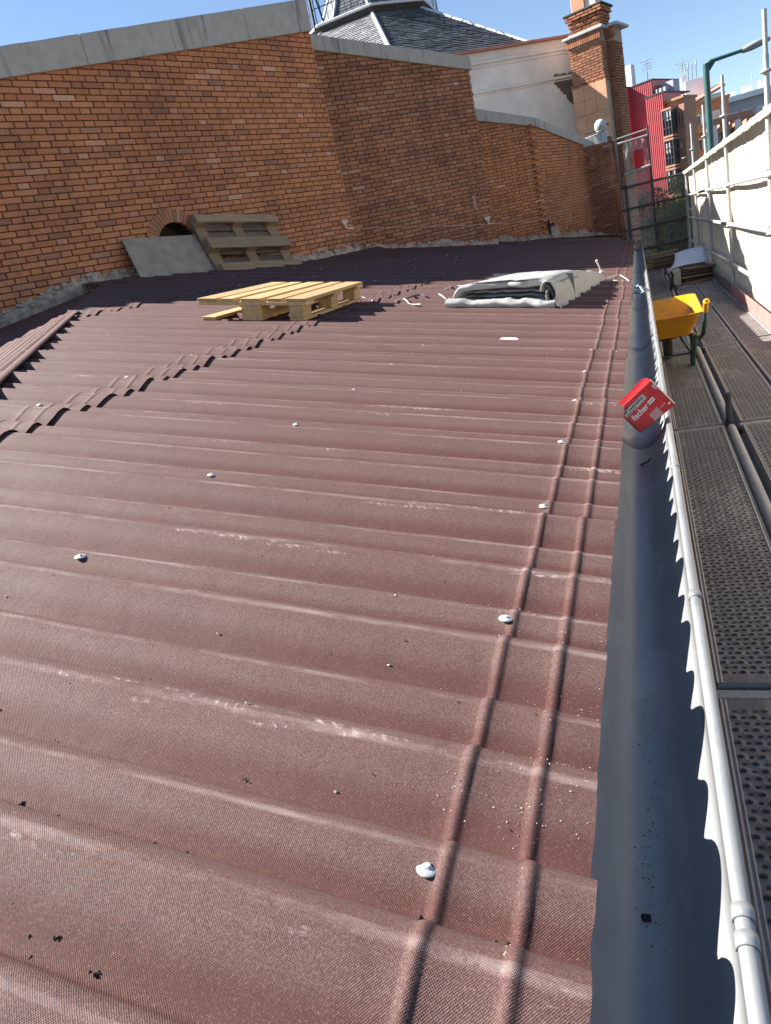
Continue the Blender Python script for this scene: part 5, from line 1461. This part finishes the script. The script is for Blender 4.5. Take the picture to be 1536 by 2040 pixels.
# crumbs on the roof: dark clods and pale grit
r = random.Random(31)
def lump(mb, p, s_):
    bm_v = []
    for k in range(6):
        d = [Vector((1, 0, 0)), Vector((-1, 0, 0)), Vector((0, 1, 0)), Vector((0, -1, 0)), Vector((0, 0, .8)), Vector((0, 0, -.5))][k]
        bm_v.append(p + d * s_ * r.uniform(.6, 1.25) + Vector((r.uniform(-.2, .2) * s_, r.uniform(-.2, .2) * s_, 0)))
    mb.add(bm_v, [(0, 2, 4), (2, 1, 4), (1, 3, 4), (3, 0, 4), (2, 0, 5), (1, 2, 5), (3, 1, 5), (0, 3, 5)])
def on_sheet(v, y):
    return roof_mtx(v, y, smooth_prof(y) + (rib(v) if v < .3 else 0) + .002).translation
mb = MB()
for (px, py, s_) in ((43, 1606, .0075), (113, 1634, .003), (189, 1640, .003), (306, 1690, .0035), (372, 1708, .004), (50, 1847, .005), (112, 1852, .006), (183, 1915, .006), (44, 1880, .004), (24, 1794, .003), (485, 1534, .003), (630, 1770, .004), (980, 1880, .005), (1010, 1890, .004), (1213, 1012, .007), (835, 1840, .005), (410, 1820, .003), (586, 1752, .003)):
    p_ = onroof(px, py, .008); c_ = on_sheet(max(.004, (XE - p_.x) / math.cos(TH)), p_.y)
    for _ in range(5): lump(mb, c_ + Vector((r.gauss(0, .5) * s_, r.gauss(0, .5) * s_, -.0005)), s_ * r.uniform(.35, .75))
for i in range(520):
    y = .35 + 3.2 * r.random() ** 1.6; v = r.uniform(-.0, 2.4) 
    lump(mb, on_sheet(max(.004, v), y), r.uniform(.0006, .0022))
mb.build('dark_crumbs', M['debris'], label='dark crumbs of soil scattered over the near roof sheets', cat='debris', kind='stuff')
mb = MB()
for i in range(300):
    cy = r.choice((.57, .48, .73, .88, 1.1, .62)); y = cy + r.gauss(0, .045); v = abs(r.gauss(.08, .07)) + .004
    lump(mb, on_sheet(v, max(.3, y)), r.uniform(.0004, .0013))
for i in range(160):
    y = r.uniform(.4, 5); v = r.uniform(.01, 3.0); lump(mb, on_sheet(v, y), r.uniform(.0007, .003))
mb.build('pale_grit', M['grit'], label='pale grit sprinkled along the eave of the near roof sheets', cat='debris', kind='stuff')
mb = MB()
cl_ = [r.uniform(.5, 4.0) for _ in range(14)]
for i in range(420):
    x = -.064 + r.gauss(0, .011); y = r.choice(cl_) + r.gauss(0, .07) if i % 4 else r.uniform(.5, 4.0); cxg = (GX0 + GX1) / 2; rg = (GX1 - GX0) / 2
    z = ZL + .004 - .084 * (1 - abs((x - cxg) / rg) ** 2.3) + .001
    lump(mb, Vector((x, y, z)), r.uniform(.0004, .0015))
mb.build('gutter_silt', M['debris'], label='black silt specks along the bottom of the gutter', cat='debris', kind='stuff')
mb = MB()
for i in range(90):
    v = r.uniform(2.3, 5.5); y = r.uniform(6, 13); p = on_sheet(v, y); p.z += .02; lump(mb, p, r.uniform(.004, .014))
mb.build('pale_chips', M['grit'], label='pale mortar chips scattered on the shaded upper roof', cat='debris', kind='stuff')

# ================================================================== fixtures on the walls
def insulator(px, py, P, az, label):
    p = onwall(px, py, P, az, .02); root = empty('insulator', p, label=label, cat='insulator', group='pink insulators on the brick wall'); root.rotation_euler = (0, 0, math.radians(90 - az))
    q = MB(); q.add([(-.085, -.02, .085), (.085, -.02, .085), (.075, -.02, .04), (.022, -.02, -.005), (.018, -.02, -.055), (-.018, -.02, -.055), (-.022, -.02, -.005), (-.075, -.02, .04)] + [(-.085, .02, .085), (.085, .02, .085), (.075, .02, .04), (.022, .02, -.005), (.018, .02, -.055), (-.018, .02, -.055), (-.022, .02, -.005), (-.075, .02, .04)], [tuple(range(8))[::-1], tuple(range(8, 16))] + [(i, (i + 1) % 8, 8 + (i + 1) % 8, 8 + i) for i in range(8)]); q.build('bracket', M['pink'], root)
    q = MB(); q.tube([(-.02, -.03, -.065), (.16, -.03, -.075)], .008, 6); q.build('pin', M['print_white'], root); return p
i1 = insulator(687, 448, W1P, W1A, 'pink insulator bracket at the right edge of the orange wall'); i2 = insulator(971, 440, W2P, W2A, 'pink insulator bracket at the right edge of the dark wall')
pend = onwall(1095, 438, W4P, W4A, .03)
cord('wall_wire', None, .004, M['pink'], 'thin wire strung between the pink insulators along the brick walls', cat='wire', pts3=[i1 + Vector((0.03, -.04, -.07)), i1.lerp(i2, .5) + Vector((.1, -.1, -.09)), i2 + Vector((0, -.04, -.07)), pend])
p = onwall(1095, 450, W4P, W4A, .03); root = empty('vent_pipe', p, label='black pipe stub at the foot of the lowest orange wall', cat='pipe')
q = MB(); q.tube([(0, -.02, -.25), (0, -.03, .0), (.0, -.03, .16)], .03, 8); q.build('pipe', M['dark_steel'], root)
q = MB(); q.tube([(-.13, -.04, .0), (.13, -.06, .03)], .035, 8); q.build('arm', M['dark_steel'], root)
p = onwall(1137, 431, W4P, W4A, .01); q = MB(); q.cbox((0, -.01, 0), (.03, .02, .16), .005); o = q.build('wall_tag', M['pink'], label='small pale tag fixed on the lowest orange wall', cat='tag'); o.location = p
p = onwall(945, 405, W2P, W2A, .006)
q = MB()
for i in range(5): q.cbox((.01 * (i % 2), -.004, -.10 + .055 * i), (.05 + .02 * (i % 3), .012, .045), .006, Matrix.Rotation(.3 * (i % 2), 3, 'Y'))
o = q.build('mortar_patch', M['plaster'], label='small pale mortar patch on the dark wall near its right end', cat='patch'); o.location = p; o.rotation_euler = (0, 0, math.radians(90 - W2A))

# ================================================================== boards stacked at the end of the walkway
def stack(x, y, z, n, L_, W_, label, seed):
    r = random.Random(seed)
    for i in range(n):
        q = MB(); q.cbox((0, 0, 0), (L_ * r.uniform(.92, 1.02), W_ * r.uniform(.9, 1.02), .022), .003); o = q.build('stacked_board', M['wood_old'] if i % 3 else M['wood_mid'], label='%s board from the bottom, %s' % (['first', 'second', 'third', 'fourth', 'fifth', 'sixth', 'seventh', 'eighth', 'ninth'][i], label), cat='board', group='boards ' + label)
        o.location = (x + r.uniform(-.02, .02), y + r.uniform(-.03, .03), z + .016 + .033 * i); o.rotation_euler = (0, -.0 + .01 * i * (seed == 2), r.uniform(-.06, .06) + .12)
stack(.90, 15.2, ZP, 8, .56, 1.1, 'in the stack under the pale plastic sheet', 2)
stack(.50, 19.6, ZP, 9, .62, 1.0, 'in the farther stack left of the plastic sheet', 5)
q = MB(); rows = []
for j in range(9):
    t = j / 8; rows.append([(-.10 + .56 * i / 8 - .20 * (1 - t) ** 2 * (1 - i / 8), .1 + .5 * t + .10 * t * t, -.02 + .24 * t ** 1.7 + .02 * math.sin(i * .5) + .04 * (i / 8)) for i in range(9)])
q.grid(rows); o = q.build('plastic_sheet', M['plastic_blue'], label='pale bluish plastic sheet lying curved over the near board stack', cat='sheet'); o.location = (.72, 15.0, ZP + .30); md = o.modifiers.new('t', 'SOLIDIFY'); md.thickness = .006
q = MB(); q.cbox((0, 0, .14), (.20, .9, .28), .01); o = q.build('grey_block', M['concrete'], label='grey block standing left of the near board stack', cat='block'); o.location = (.56, 15.1, ZP)
q = MB(); q.cbox((0, 0, 0), (.66, .10, .05), .006); o = q.build('timber', M['wood_mid'], label='pale timber lying on top of the farther board stack', cat='timber'); o.location = (.52, 19.5, ZP + .36); o.rotation_euler = (0, 0, .1)
q = MB(); q.tube([(0, 0, 0), (.05, -.1, .28), (.02, -.2, .34)], .024, 8); q.tube([(.10, 0, 0), (-.02, .05, .30)], .022, 8); o = q.build('loose_tubes', M['dark_steel'], label='dark crossed tube ends at the gap beside the board stack', cat='tube'); o.location = (.44, 14.0, ZP)
